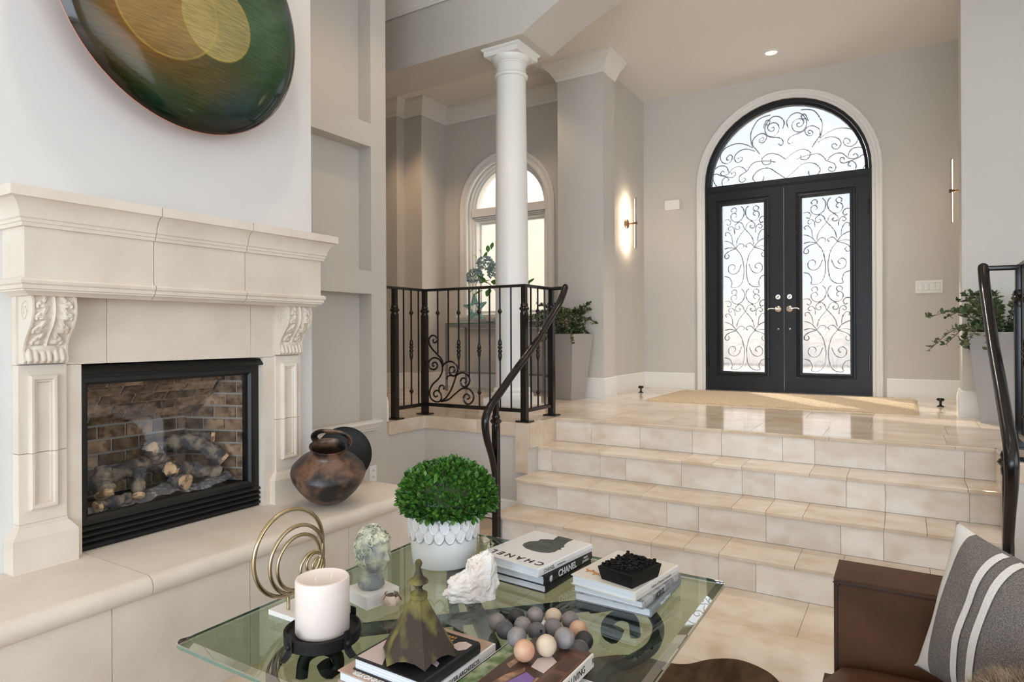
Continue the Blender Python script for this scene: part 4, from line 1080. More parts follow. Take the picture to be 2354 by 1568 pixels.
def railing(mir, label):
    fx = (lambda x: -1.762 - x) if mir else (lambda x: x)
    PX0, PY0, PX1 = -3.15, 3.86, -2.265
    ra = thing('iron_railing', (fx(-2.265), PY0, ZL), label, 'railing', 'black iron railings on either side of the steps')
    zt, zb = 1.628, 0.757
    path = [(fx(-3.15), 3.40), (fx(PX0), PY0), (fx(PX1), PY0), (fx(PX1), 4.26)]
    def bar(pth, z, hw, hh, name):
        pr = [(-hw, z - hh), (hw, z - hh), (hw, z + hh * .6), (hw * .6, z + hh), (-hw * .6, z + hh), (-hw, z + hh * .6)]
        return obj(name, B().molding(pth, pr, XY), 'iron', ra)
    bar(path, zt, .021, .010, 'top_rail')
    for a_, b_ in (((fx(PX0), 3.52), (fx(PX0), PY0)), ((fx(PX0), PY0), (fx(PX1), PY0)), ((fx(PX1), PY0), (fx(PX1), 4.26))):
        bar([a_, b_], zb, .013, .013, 'bottom_rail')
    for (x, y) in ((PX0, 3.52), (PX0, PY0), (PX1, PY0), (PX1, 4.26)):
        x = fx(x)
        po = obj('post', B().box(x - .016, x + .016, y - .016, y + .016, 1.50, zt - .008).box(x - .021, x + .021, y - .021, y + .021, ZL, 1.44), 'iron', ra)
        cl = [(.023, 1.42), (.026, 1.44), (.024, 1.452), (.030, 1.458), (.036, 1.468), (.030, 1.478), (.024, 1.482), (.027, 1.492), (.024, 1.502), (.018, 1.512)]
        obj('collar', B().lathe(cl, (x, y, 0), 12), 'iron', po, smooth=0.9)
        obj('foot_plate', B().box(x - .052, x + .052, y - .042, y + .042, ZL, ZL + .010).bevel(.002), 'iron', po)
    def baluster(x, y, z0, kind):
        bl = obj('baluster', B().tube([(x, y, z0), (x, y, zt - .008)], .0066, 6), 'iron', ra, smooth=1)
        kn = []
        if kind in ('k', 'kb', 'kbk', 'ksk'): kn.append(1.452)
        if kind in ('kbk', 'ksk'): kn.append(.867)
        for z in kn:
            obj('knuckle', B().lathe([(.007, z - .018), (.010, z - .012), (.017, z), (.010, z + .012), (.007, z + .018)], (x, y, 0), 10), 'iron', bl, smooth=0.9)
        if kind in ('kb', 'kbk'):
            pr = [(.007, 1.10), (.010, 1.112), (.014, 1.135), (.0125, 1.150), (.009, 1.156), (.016, 1.164), (.016, 1.172), (.010, 1.178), (.010, 1.186), (.016, 1.192), (.016, 1.200), (.009, 1.207), (.0125, 1.213), (.014, 1.227), (.010, 1.246), (.007, 1.255)]
            obj('basket', B().lathe(pr, (x, y, 0), 12), 'iron', bl, smooth=0.9)
        if kind == 'ksk':
            pr = [(.007, 1.125), (.012, 1.140), (.010, 1.155), (.016, 1.166), (.017, 1.172), (.010, 1.180), (.016, 1.190), (.010, 1.204), (.012, 1.212), (.007, 1.222)]
            obj('basket', B().lathe(pr, (x, y, 0), 12), 'iron', bl, smooth=0.9)
    for y, k in zip((3.617, 3.702, 3.785), ('', 'kbk', '')): baluster(fx(PX0), y, zb, k)
    for (x, z), k in zip(BC, ('k', '', 'kb', '', 'ksk', '', 'kb', '')): baluster(fx(x), PY0, z, k)
    for y, k in zip((3.952, 4.052, 4.154), ('', 'kbk', '')): baluster(fx(PX1), y, zb, k)
    for k in SCR:
        obj('scroll', B().tube(smooth_path([(fx(x), PY0, z) for x, z in SCR[k]], 4), .0068, 6), 'iron', ra, smooth=1)
    # stair handrail with its easing at the foot
    hx = .352 if mir else -2.15
    hp = [(fx(PX1), 4.262, zt), (hx, 4.262, zt + .002)]
    obj('rail_return', B().tube(hp, .014, 8, flat=(1, 1)), 'iron', ra)
    pth = [(hx, 4.262, zt + .006), (hx, 4.225, 1.578), (hx, 4.165, 1.510), (hx, 4.06, 1.425), (hx, 3.80, 1.218), (hx, 3.55, 1.055), (hx, 3.36, .925), (hx, 3.255, .853), (hx, 3.205, .795), (hx, 3.198, .735), (hx, 3.22, .65), (hx, 3.265, .55), (hx, 3.296, .45), (hx, 3.298, .39), (hx, 3.285, .37)]
    p = smooth_path(pth, 5)
    n = len(p)
    rr = [.026 if i < n * .62 else .026 - .011 * (i - n * .62) / (n * .38) for i in range(n)]
    obj('handrail', B().tube(p, rr, 12, flat=(1.0, .82), up=(1, 0, 0)), 'iron', ra, smooth=1)
    obj('handrail_cap', B().sphere((hx, 4.264, zt + .010), (.024, .010, .022), 12, 8), 'iron', ra, smooth=1)
    y = 3.315
    po = obj('newel_post', B().box(hx - .019, hx + .019, y - .019, y + .019, 0, .735).box(hx - .014, hx + .014, y - .014, y + .014, .735, .905), 'iron', ra)
    obj('collar', B().lathe([(.021, .70), (.025, .725), (.023, .737), (.030, .744), (.037, .755), (.030, .766), (.023, .771), (.027, .782), (.022, .796), (.016, .806)], (hx, y, 0), 12), 'iron', po, smooth=0.9)
    obj('foot_plate', B().box(hx - .03, hx + .03, y - .03, y + .03, 0, .008), 'iron', po)
railing(False, 'black iron railing with scroll corner left of the steps')
railing(True, 'black iron railing at the right edge of the steps')
# ------------------------------------------------------------------ leaves
def leaf_verts(L, Wd, fold=.15, tip=.0, cup=.15):
    """a small blade along +X, 6 points"""
    return [Vector((0, 0, 0)), Vector((L * .45, -Wd, fold * Wd + cup * L * .3)), Vector((L * .45, 0, cup * L * .18)), Vector((L * .45, Wd, fold * Wd + cup * L * .3)),
            Vector((L * .82, -Wd * .62, cup * L * .45)), Vector((L * .82, Wd * .62, cup * L * .45)), Vector((L, 0, cup * L * .35))]
LEAF_F = [(0, 1, 2), (0, 2, 3), (1, 4, 2), (2, 5, 3), (4, 6, 2), (2, 6, 5)]
def add_leaf(b, p, d, L, Wd, roll=0.0, **kw):
    q = Vector(d).to_track_quat('X', 'Z').to_matrix().to_4x4() @ Matrix.Rotation(roll, 4, 'X')
    vs = [b.bm.verts.new(Vector(p) + (q @ v)) for v in leaf_verts(L, Wd, **kw)]
    for f in LEAF_F:
        b.bm.faces.new([vs[i] for i in f])

def rnd_dir(r, zmin=-1):
    while True:
        d = Vector((r.gauss(0, 1), r.gauss(0, 1), r.gauss(0, 1)))
        if d.length > .01:
            d.normalize()
            if d.z >= zmin: return d

# ------------------------------------------------------------------ tall tapered planters by the piers
def tall_planter(cx, cy, rz, label, grp, seed, lean, ymax):
    t = thing('planter', (cx, cy, ZL), label, 'planter', grp)
    m = Matrix.Translation((cx, cy, ZL)) @ Matrix.Rotation(rz, 4, 'Z')
    b0, b1, h = .105, .165, .61
    def ring(s, z): return [m @ Vector(p) for p in ((-s, -s, z), (s, -s, z), (s, s, z), (-s, s, z))]
    obj('pot', B().rings([ring(b0, 0), ring(b1, h), ring(b1 - .014, h), ring(b1 - .02, h - .04)]), 'planter_grey', t)
    obj('soil', B().prism([(-b1 + .022, -b1 + .022), (b1 - .022, -b1 + .022), (b1 - .022, b1 - .022), (-b1 + .022, b1 - .022)], lambda u, v, w: m @ Vector((u, v, w)), h - .05, h - .03), 'soil', t)
    r = random.Random(seed)
    lv, st = B(), B()
    for k in range(44):
        a = r.uniform(0, 2 * PI)
        sp = r.uniform(.03, .15)
        base = m @ Vector((sp * .6 * math.cos(a), sp * .6 * math.sin(a), h - .03))
        tall = r.uniform(.08, .32)
        out = r.uniform(.08, .30)
        dr = Vector((math.cos(a) + lean[0], math.sin(a) + lean[1], 0))
        tip = base + dr * out + Vector((0, 0, tall * (1.0 if r.random() < .62 else -.35)))
        mid = (base + tip) / 2 + Vector((0, 0, .10))
        p = smooth_path([base, mid, tip], 7)
        p = [Vector((q.x, min(q.y, ymax), q.z)) for q in p]
        st.tube(p, .0022, 4)
        for i, q in enumerate(p[2:]):
            for _ in range(3):
                d = rnd_dir(r, -.5) + dr * .2
                if q.y > ymax - .06: d.y = -abs(d.y)
                add_leaf(lv, q, d, r.uniform(.026, .046), r.uniform(.008, .014), r.uniform(-1, 1))
    obj('stems', st, 'stem', t, kind='stuff')
    obj('foliage', lv, 'leaf_dark', t, kind='stuff', recalc=False)
tall_planter(-2.70, 5.42, R(-10), 'tall grey tapered planter with trailing greenery by the left pier', 'tall planters by the entry piers', 3, (-.15, -.25), 5.60)
tall_planter(0.545, 5.40, R(-12), 'tall grey tapered planter with trailing greenery by the right wall end', 'tall planters by the entry piers', 4, (-.30, -.25), 5.58)

# ------------------------------------------------------------------ console table with vase, star and coral in the hall
c = thing('console_table', (-3.65, 5.74, ZL), 'slim metal console table with glass top under the arched window', 'console table')
tx0, tx1, ty0, ty1, tz = -4.27, -3.05, 5.58, 5.96, 1.40
obj('glass_top', B().box(tx0, tx1, ty0, ty1, tz, tz + .012), 'glass_edge', c)
obj('apron', B().box(tx0, tx1, ty0, ty0 + .02, tz - .035, tz).box(tx0, tx1, ty1 - .02, ty1, tz - .035, tz).box(tx0, tx0 + .02, ty0 + .02, ty1 - .02, tz - .035, tz).box(tx1 - .02, tx1, ty0 + .02, ty1 - .02, tz - .035, tz), 'smoke_glass', c)
for x in (tx0, tx1 - .02):
    for y in (ty0, ty1 - .02):
        obj('leg', B().box(x, x + .02, y, y + .02, ZL, tz - .035), 'smoke_glass', c)
obj('stretcher', B().box(tx0 + .02, tx1 - .02, 5.76, 5.78, .86, .88), 'smoke_glass', c)
for x in (tx0, tx1 - .02):
    obj('side_stretcher', B().box(x, x + .02, ty0 + .02, ty1 - .02, .86, .88), 'smoke_glass', c)
vx, vy = -3.60, 5.74
v = thing('flower_vase', (vx, vy, tz + .012), 'dark glass vase of blue hydrangeas half hidden behind the column', 'vase')
obj('vase', B().lathe([(.075, tz + .012), (.085, tz + .03), (.09, 1.6), (.085, 1.72), (.07, 1.76), (.07, 1.74), (.08, 1.6), (.06, tz + .03)], (vx, vy, 0), 28), 'smoke_glass', v, smooth=0.8)
r = random.Random(7)
heads = [(-3.93, 5.66, 1.90, .085), (-3.81, 5.68, 2.03, .085), (-3.68, 5.70, 1.95, .09), (-3.50, 5.76, 2.02, .085), (-3.60, 5.72, 2.12, .07)]
st = B(); lv = B()
for (x, y, z, rad_) in heads:
    hb = B()
    for k in range(190):
        d = rnd_dir(r, -.7)
        p = Vector((x, y, z)) + d * rad_ * r.uniform(.80, 1.0)
        for q in range(3):
            add_leaf(hb, p, d + rnd_dir(r) * .9, .022, .009, r.uniform(-2, 2))
    obj('flower_head', hb, 'hydrangea', v, recalc=False)
    st.tube(smooth_path([(vx, vy, 1.60), ((x + vx) / 2, (y + vy) / 2, (z + 1.7) / 2 + .02), (x, y, z - .03)], 5), .004, 5)
for (x, y, z, d, L_) in ((-3.86, 5.62, 1.80, (-.5, -.3, -.5), .14), (-3.75, 5.62, 1.82, (-.2, -.4, .3), .15), (-3.80, 5.64, 1.76, (-.7, -.2, -.4), .13), (-3.70, 5.62, 1.86, (-.1, -.5, -.2), .15),
                         (-3.30, 5.70, 1.80, (.5, -.1, .3), .10), (-3.33, 5.70, 1.84, (.35, -.1, -.5), .09), (-3.72, 5.64, 1.78, (0, -.4, -.7), .12), (-3.66, 5.62, 1.80, (.3, -.4, .2), .12),
                         (-3.84, 5.66, 2.14, (-.3, -.2, .6), .07), (-3.76, 5.66, 2.15, (.1, -.2, .7), .08), (-3.80, 5.66, 2.10, (.3, -.1, .5), .07), (-3.72, 5.66, 2.18, (.3, -.1, .7), .08), (-3.90, 5.66, 2.10, (-.6, -.1, .5), .06)):
    obj('leaf', (lambda q: (add_leaf(q, (x, y, z), d, L_, L_ * .33), q)[1])(B()), 'leaf_bright', v, recalc=False)
obj('stems', st, 'stem', v)
so = B()
sx, sy, sz = -3.93, 5.66, 1.568
for k in range(5):
    a = PI / 2 + k * 2 * PI / 5 + .08
    tip = Vector((sx + .155 * math.cos(a), sy, sz + .155 * math.sin(a)))
    l_ = Vector((sx + .055 * math.cos(a - .55), sy - .02, sz + .055 * math.sin(a - .55)))
    r__ = Vector((sx + .055 * math.cos(a + .55), sy - .02, sz + .055 * math.sin(a + .55)))
    for s_, e_ in ((l_, tip), (r__, tip), (l_, r__), (l_ + Vector((0, .04, 0)), tip), (r__ + Vector((0, .04, 0)), tip), ((l_ + r__) / 2, tip)):
        so.tube([s_, e_], .0085, 5)
so.tube([(sx, sy, sz - .155), (sx, sy, sz)], .004, 5)
tag(obj('star_ornament', so, 'star'), 'pale green openwork star standing on the console table', 'ornament')
tag(obj('coral_ornament', B().sphere((-3.82, 5.81, tz + .052), (.075, .05, .038), 18, 12, f=lambda d: 1 + .25 * noise.noise(d * 4)), 'pink_coral', smooth=0.4), 'small pale pink coral piece on the console table', 'ornament')

# ------------------------------------------------------------------ sconces
def sconce(wx, s, y, label):
    t = thing('wall_sconce', (wx, y, 2.45), label, 'sconce', 'slim vertical sconces by the doors')
    cz = 2.46
    m = Matrix.Translation((wx, y, cz)) @ Matrix.Rotation(R(90) * s, 4, 'Y')
    obj('back_plate', B().lathe([(0, 0), (.050, 0), (.050, .016), (.046, .020), (0, .020)], (0, 0, 0), 28, m), 'dark_bronze', t, smooth=0.6)
    obj('arm', B().tube([(wx + s * .018, y, cz), (wx + s * .105, y, cz)], .008, 8).tube([(wx + s * .085, y, cz), (wx + s * .125, y, cz)], .014, 10), 'dark_bronze', t, smooth=0.8)
    x = wx + s * .105
    obj('rod', B().box(x, x + s * .008, y - .008, y + .008, cz - .265, cz + .265), 'dark_bronze', t)
    obj('light_strip', B().box(x - s * .005, x - s * .0005, y - .0065, y + .0065, cz - .258, cz + .258), 'lamp_strip', t)
    lamp('sconce_light', 'AREA', (x - s * .016, y, cz), 3.2, (1.0, .76, .52), (-s, 0, 0), shape='RECTANGLE', size=.5, size_y=.02).rotation_euler = (R(90), 0, R(90) * s) if False else Matrix(((0, 0, s, 0), (0, s, 0, 0), (-1, 0, 0, 0), (0, 0, 0, 1))).to_euler()
sconce(-2.55, 1, 6.50, 'slim glowing bronze wall sconce left of the doors')
sconce(0.43, -1, 6.45, 'slim bronze wall sconce right of the doors, seen edge on')

# ------------------------------------------------------------------ small wall and floor fittings
def rocker_plate(name, cx, z, n, axis, label, cat, h=.115):
    wd = .046 * n + .026
    if axis == 'door':
        o = thing(name, (cx, YD, z), label, cat)
        obj('cover_plate', B().box(cx - wd / 2, cx + wd / 2, YD - .007, YD, z - h / 2, z + h / 2).bevel(.002), 'plastic_white', o)
        for k in range(n):
            x = cx + (k - (n - 1) / 2) * .046
            obj('rocker_gap', B().box(x - .0185, x + .0185, YD - .0078, YD - .006, z - .0345, z + .0345), 'plastic_gap', o)
            obj('rocker', B().box(x - .016, x + .016, YD - .012, YD - .006, z - .032, z + .032).bevel(.0015), 'plastic_white', o)
    else:
        y = cx
        o = thing(name, (-2.55, y, z), label, cat)
        obj('cover_plate', B().box(-2.55, -2.543, y - wd / 2, y + wd / 2, z - h / 2, z + h / 2).bevel(.002), 'plastic_white', o)
        for k in range(n):
            yy = y + (k - (n - 1) / 2) * .046
            obj('rocker', B().box(-2.544, -2.538, yy - .016, yy + .016, z - .032, z + .032).bevel(.0015), 'plastic_white', o)
rocker_plate('light_switch', .177, 1.71, 4, 'door', 'white four gang light switch plate right of the doors', 'light switch')
rocker_plate('light_switch', 6.10, 1.695, 1, 'side', 'small white light switch on the side wall below the sconce', 'light switch')
rocker_plate('wall_outlet', 6.10, 1.01, 1, 'side', 'white outlet plate low on the side wall near the left pier', 'outlet')
t = thing('door_chime', (-2.207, YD, 2.66), 'white rectangular door chime box left of the doors', 'door chime')
obj('chime_cover', B().box(-2.29, -2.124, YD - .045, YD, 2.66, 2.765).bevel(.004), 'plastic_white', t)
obj('chime_grille', B().box(-2.28, -2.134, YD - .0465, YD - .044, 2.668, 2.757).bevel(.0005), 'plastic_white', t)
t = thing('small_outlet', (.43, 6.75, 1.0), 'small white plug-in plate beside the right wall end', 'outlet')
obj('cover_plate', B().box(.395, .43, 5.98, 6.05, .96, 1.04).bevel(.003), 'plastic_white', t)
def door_stop(x, y, label):
    t = thing('door_stop', (x, y, ZL), label, 'door stop', 'black floor door stops')
    obj('stop_base', B().lathe([(.026, ZL), (.026, ZL + .005), (.012, ZL + .012), (.009, ZL + .02), (.009, ZL + .045)], (x, y, 0), 16), 'iron', t, smooth=0.7)
    obj('stop_knob', B().lathe([(.009, ZL + .043), (.024, ZL + .048), (.028, ZL + .058), (.022, ZL + .070), (.001, ZL + .072)], (x, y, 0), 16), 'iron', t, smooth=0.9)
door_stop(-2.34, 6.36, 'black floor door stop left of the doors')
door_stop(.235, 6.33, 'black floor door stop right of the doors')

# recessed ceiling light with its own lamp, and a ceiling vent near the column
def downlight(x, y, z, power, label, color=(1.0, .90, .78), blend=.6, ang=110):
    t = thing('recessed_light', (x, y, z), label, 'ceiling light')
    obj('trim_ring', B().lathe([(.055, z - .001), (.058, z - .006), (.085, z - .004), (.087, z)], (x, y, 0), 32, cap=False), 'trim', t, smooth=0.8)
    obj('lens', B().lathe([(.001, z - .002), (.055, z - .002)], (x, y, 0), 32, cap=False), 'can_lens', t, smooth=0.8)
    lamp('downlight_lamp', 'SPOT', (x, y, z - .02), power, color, (0, 0, -1), spot_size=R(ang), spot_blend=blend, shadow_soft_size=.05)
downlight(-1.076, 6.45, ZC, 130, 'round white recessed light in the ceiling before the doors', blend=.9, ang=88)
downlight(-4.35, 5.05, ZC, 50, 'recessed light in the hall ceiling left of the column', (1.0, .66, .40))
downlight(-3.3, 5.30, ZC, 22, 'recessed light in the hall ceiling behind the column', (1.0, .74, .50))
downlight(-1.0, 5.05, ZC, 130, 'recessed light in the entry ceiling above the landing', blend=.9, ang=92)
downlight(-1.85, 1.45, ZR, 38, 'recessed light in the living room ceiling facing the mantel', (1.0, .80, .58))
downlight(-2.35, 2.95, ZR, 30, 'recessed light in the living room ceiling before the wall niche', (1.0, .66, .40))
downlight(-0.2, 1.9, ZR, 14, 'recessed light in the living room ceiling over the table', (1.0, .80, .58))
downlight(0.6, 3.2, ZR, 14, 'recessed light in the living room ceiling before the steps', (1.0, .80, .58))
t = thing('ceiling_vent', (-3.25, 5.62, ZC), 'small white vent in the ceiling just right of the column', 'vent')
obj('vent_frame', B().molding([(-3.40, 5.50), (-3.40, 5.72), (-3.12, 5.72), (-3.12, 5.50)], [(0, ZC - .008), (.02, ZC - .008), (.02, ZC), (0, ZC)], XY, loop=True), 'trim', t)
for k in range(5):
    obj('louvre', B().box(-3.39, -3.13, 5.53 + k * .036, 5.548 + k * .036, ZC - .006, ZC - .001), 'trim', t)

# ------------------------------------------------------------------ door mat
mt = thing('door_mat', (-1.0, 6.15, ZL), 'long woven jute mat on the landing before the doors', 'mat')
b = B()
mx0, mx1, my0, my1 = -2.02, 0.065, 5.60, 6.80
nx, ny = 130, 60
g = []
for j in range(ny + 1):
    row = []
    for i in range(nx + 1):
        x = mx0 + (mx1 - mx0) * i / nx; y = my0 + (my1 - my0) * j / ny
        z = ZL + .012 + .0022 * math.sin(i * PI) + .003 * noise.noise(Vector((x * 40, y * 40, 1))) + (.0022 if (i + j) % 2 else -.0008)
        if i in (0, nx) or j in (0, ny): z = ZL + .001
        row.append(b.bm.verts.new((x + .006 * noise.noise(Vector((y * 20, 0, i % 2))), y + .006 * noise.noise(Vector((x * 20, 4, 0))), z)))
    g.append(row)
for j in range(ny):
    for i in range(nx):
        b.bm.faces.new([g[j][i], g[j][i + 1], g[j + 1][i + 1], g[j + 1][i]])
obj('weave', b, 'mat_jute', mt, smooth=1.2, kind='stuff')
fb = B()
r = random.Random(2)
for e in (0, 1):
    for k in range(170):
        y = r.uniform(my0, my1); x = mx1 if e else mx0
        add_leaf(fb, (x, y, ZL + .006), (1 if e else -1, r.uniform(-.5, .5), -.05), r.uniform(.012, .022), .0025)
obj('fringe', fb, 'mat_jute', mt, kind='stuff', recalc=False)

# ------------------------------------------------------------------ coffee table
TZ = 0.46
tb = thing('coffee_table', (-1.115, 1.62, 0), 'square glass coffee table with green edge and black scroll iron base', 'coffee table')
gx0, gx1, gy0, gy1, rc = -1.712, -0.520, 1.010, 2.228, .03
def rrect(x0, x1, y0, y1, r_, n=5):
    out = []
    for cx, cy, a0 in ((x1 - r_, y1 - r_, 0), (x0 + r_, y1 - r_, 90), (x0 + r_, y0 + r_, 180), (x1 - r_, y0 + r_, 270)):
        for k in range(n + 1):
            a = R(a0 + 90 * k / n)
            out.append((cx + r_ * math.cos(a), cy + r_ * math.sin(a)))
    return out
rings_ = []
for ins_, z in ((.022, TZ), (.002, TZ - .006), (0, TZ - .009), (0, TZ - .018), (.003, TZ - .021)):
    rings_.append([Vector((x, y, z)) for x, y in rrect(gx0 + ins_, gx1 - ins_, gy0 + ins_, gy1 - ins_, rc)])
b = B().rings(rings_)
for f in b.bm.faces:
    n_ = f.normal if f.normal.length else Vector((0, 0, 1))
b.bm.normal_update()
for f in b.bm.faces:
    f.material_index = 1 if abs(f.normal.z) < .2 else (2 if abs(f.normal.z) < .985 else 0)
obj('glass_top', b, ['table_glass', 'glass_edge', 'glass_bevel'], tb)
tcx, tcy = (gx0 + gx1) / 2, (gy0 + gy1) / 2
for a in (45, 135, 225, 315):
    dx, dy = math.cos(R(a)), math.sin(R(a))
    def P(s_, z): return (tcx + dx * s_, tcy + dy * s_, z)
    # big C scroll under the glass, then a sweeping S down to the floor
    up_ = [P(.40, .335), P(.415, .315), P(.44, .318), P(.452, .345), P(.435, .385), P(.40, .405), P(.50, .436), P(.575, .40), P(.60, .335), P(.565, .275), P(.49, .245), P(.42, .225), P(.37, .17), P(.38, .10), P(.44, .045), P(.51, .022), P(.555, .045), P(.55, .085), P(.52, .09)]
    main = smooth_path([P(.455, .345), P(.44, .318), P(.415, .33), P(.42, .365), P(.46, .385), P(.505, .365), P(.515, .31)], 4)
    obj('volute', B().tube(main, [.022] * 6 + [.018] * (len(main) - 6), 8, flat=(1, .8)), 'forged_iron', tb, smooth=1)
    leg = smooth_path([P(.36, .417), P(.46, .417), P(.55, .395), P(.595, .335), P(.575, .27), P(.51, .235), P(.43, .215), P(.375, .165), P(.375, .10), P(.43, .048), P(.50, .0305), P(.55, .044), P(.555, .075)], 5)
    obj('scroll_leg', B().tube(leg, .0205, 8, flat=(1, .8)), 'forged_iron', tb, smooth=1)
    obj('support_bar', B().box(0, .50, -.022, .022, .417, .4385, Matrix.Translation((tcx, tcy, 0)) @ Matrix.Rotation(R(a), 4, 'Z')), 'forged_iron', tb)
    lp = smooth_path([P(.375, .13), P(.29, .175), P(.20, .165), P(.14, .13), P(.20, .10), P(.29, .095), P(.375, .12)], 4)
    obj('leaf_loop', B().tube(lp, .011, 6), 'forged_iron', tb, smooth=1)
    obj('rivet', B().sphere(P(.26, .417), .012, 10, 6), 'forged_iron', tb, smooth=1)
obj('centre_collar', B().lathe([(.05, .09), (.06, .11), (.16, .12), (.16, .14), (.06, .15), (.05, .17)], (tcx, tcy, 0), 24), 'forged_iron', tb, smooth=0.7)
# ------------------------------------------------------------------ boxwood in a white pot
bx, by = -1.452, 1.885
bp = thing('potted_boxwood', (bx, by, TZ), 'round green boxwood in a white pot with scalloped petal rim', 'potted plant')
obj('pot', B().lathe([(.112, TZ), (.118, TZ + .006), (.121, TZ + .06), (.123, TZ + .12), (.125, TZ + .182), (.121, TZ + .186), (.117, TZ + .182), (.114, TZ + .15), (.05, TZ + .14)], (bx, by, 0), 56), 'porcelain', bp, smooth=0.8)
def petal_mesh():
    b = B()
    n, rs = 18, [(0.0, .0065), (.45, .0055), (.80, .0048), (.93, .0062), (1.0, .0015)]
    rr = []
    for q, h in rs:
        ring = []
        for k in range(n):
            a = 2 * PI * k / n
            u, v = math.sin(a), math.cos(a)
            wv = (1 - .22 * (v < 0) * (-v))
            ring.append(Vector((u * .0195 * q * wv if q else u * .0001, v * .0255 * q if q else v * .0001, h)))
        rr.append(ring)
    b.rings(rr)
    return to_mesh('petal', b, 'porcelain', smooth=0.8)
def petal_line():
    b = B()
    pts = []
    for k in range(20):
        a = 2 * PI * k / 20
        u, v = math.sin(a), math.cos(a)
        pts.append((u * .0200 * (1 - .22 * (v < 0) * (-v)), v * .026, .0016))
    b.tube(pts, .0014, 4, loop=True)
    return to_mesh('petal_outline', b, 'porcelain_line')
pm, pl_ = petal_mesh(), petal_line()
for row, (zz, sc_) in enumerate(((TZ + .156, 1.0), (TZ + .122, 1.0))):
    for k in range(21):
        a = 2 * PI * (k + .5 * row) / 21
        rr = .1245 if row == 0 else .1235
        m = Matrix.Translation((bx + rr * math.cos(a), by + rr * math.sin(a), zz)) @ Matrix.Rotation(a, 4, 'Z') @ Matrix(((0, 0, 1, 0), (1, 0, 0, 0), (0, 1, 0, 0), (0, 0, 0, 1)))
        p = place('petal', pm, bp, m)
        place('petal_outline', pl_, bp, m)
obj('soil', B().lathe([(.001, TZ + .165), (.116, TZ + .165)], (bx, by, 0), 32, cap=False), 'soil', bp)
r = random.Random(21)
fcz = TZ + .225
lm = B(); add_leaf(lm, (0, 0, 0), (1, 0, 0), .023, .0076, cup=.3)
leaf_me = to_mesh('leaf', lm, 'leaf_box', smooth=2.0, recalc=False)
view = Vector((-bx, -by, 1.0)).normalized()
cand = []
for k in range(3300):
    d = rnd_dir(r, -.62)
    q = r.uniform(.84, 1.03) + .05 * noise.noise(d * 3.3)
    p = Vector((bx + .012 + d.x * .172 * q, by + .008 + d.y * .172 * q, fcz + d.z * (.134 if d.z > 0 else .066) * q))
    dd = (d + rnd_dir(r) * .75 + Vector((0, 0, .35))).normalized()
    cand.append((d.dot(view) * 1.0 + q * .8, p, dd, r.uniform(-1, 1), r.uniform(.8, 1.25)))
cand.sort(key=lambda t: -t[0])
lv = B()
front = set(random.Random(5).sample(range(1000), 300))
for i, (s_, p, dd, ro, scl) in enumerate(cand):
    if i in front:
        q = dd.to_track_quat('X', 'Z').to_matrix().to_4x4() @ Matrix.Rotation(ro, 4, 'X') @ Matrix.Scale(scl, 4)
        place('leaf', leaf_me, bp, Matrix.Translation(p) @ q)
    else:
        add_leaf(lv, p, dd, .023 * scl, .0076 * scl, ro, cup=.3)
obj('foliage', lv, 'leaf_box', bp, kind='stuff', recalc=False)
tw = B()
for k in range(40):
    d = rnd_dir(r, .0)
    tw.tube([(bx, by, TZ + .15), (bx + d.x * .14, by + d.y * .14, fcz + d.z * .12)], .0018, 4)
obj('twigs', tw, 'stem', bp, kind='stuff')
obj('inner_foliage', B().sphere((bx, by, fcz + .005), (.138, .138, .098), 24, 14, f=lambda d: 1 + .1 * noise.noise(d * 5)), 'leaf_dark', bp, kind='stuff')

# ------------------------------------------------------------------ bronze head on a marble block
hx_, hy_ = -1.432, 1.492
bu = thing('bust', (hx_, hy_, TZ), 'weathered green bronze classical head on a small white marble block', 'bust')
blk = Matrix.Translation((hx_ - .002, hy_ + .0, TZ)) @ Matrix.Rotation(R(-12), 4, 'Z')
obj('marble_block', B().box(-.060, .060, -.060, .060, 0, .038, blk).bevel(.004, 2), 'marble', bu)
obj('name_plate', B().box(.0595, .0612, -.034, .034, .010, .028, blk), 'marble', bu)
def gs(d, c, s):
    c = Vector(c).normalized()
    return math.exp(-((d - c).length / s) ** 2)
def head_r(d):
    k = 1.0
    k += .03 * gs(d, (1, 0, .42), .42)                      # forehead
    k += .035 * gs(d, (1, .34, .20), .20) + .035 * gs(d, (1, -.34, .20), .20) + .05 * gs(d, (1, 0, .20), .16)   # brow
    k -= .055 * gs(d, (1, .36, .02), .16) + .055 * gs(d, (1, -.36, .02), .16)   # eye sockets
    k += .030 * gs(d, (1, .36, .01), .085) + .030 * gs(d, (1, -.36, .01), .085)  # eyeballs
    k += .21 * gs(d, (1, 0, -.17), .105) + .11 * gs(d, (1, 0, -.02), .09) + .06 * gs(d, (1, .10, -.20), .075) + .06 * gs(d, (1, -.10, -.20), .075)  # nose
    k += .06 * gs(d, (1, 0, -.36), .15)                      # mouth mound
    k += .035 * gs(d, (1, 0, -.375), .055) + .03 * gs(d, (1, .09, -.375), .05) + .03 * gs(d, (1, -.09, -.375), .05)   # upper lip
    k -= .035 * gs(d, (1, 0, -.43), .05) + .02 * gs(d, (1, .12, -.43), .05) + .02 * gs(d, (1, -.12, -.43), .05)
    k += .045 * gs(d, (1, 0, -.49), .07)
    k -= .030 * gs(d, (1, 0, -.58), .07)
    k += .13 * gs(d, (1, 0, -.76), .22)                      # chin
    k += .05 * gs(d, (.6, .55, -.60), .35) + .05 * gs(d, (.6, -.55, -.60), .35)   # jaw
    k += .03 * gs(d, (1, .55, -.18), .22) + .03 * gs(d, (1, -.55, -.18), .22)     # cheeks
    k -= .07 * gs(d, (-.3, 0, -1), .5)
    return k
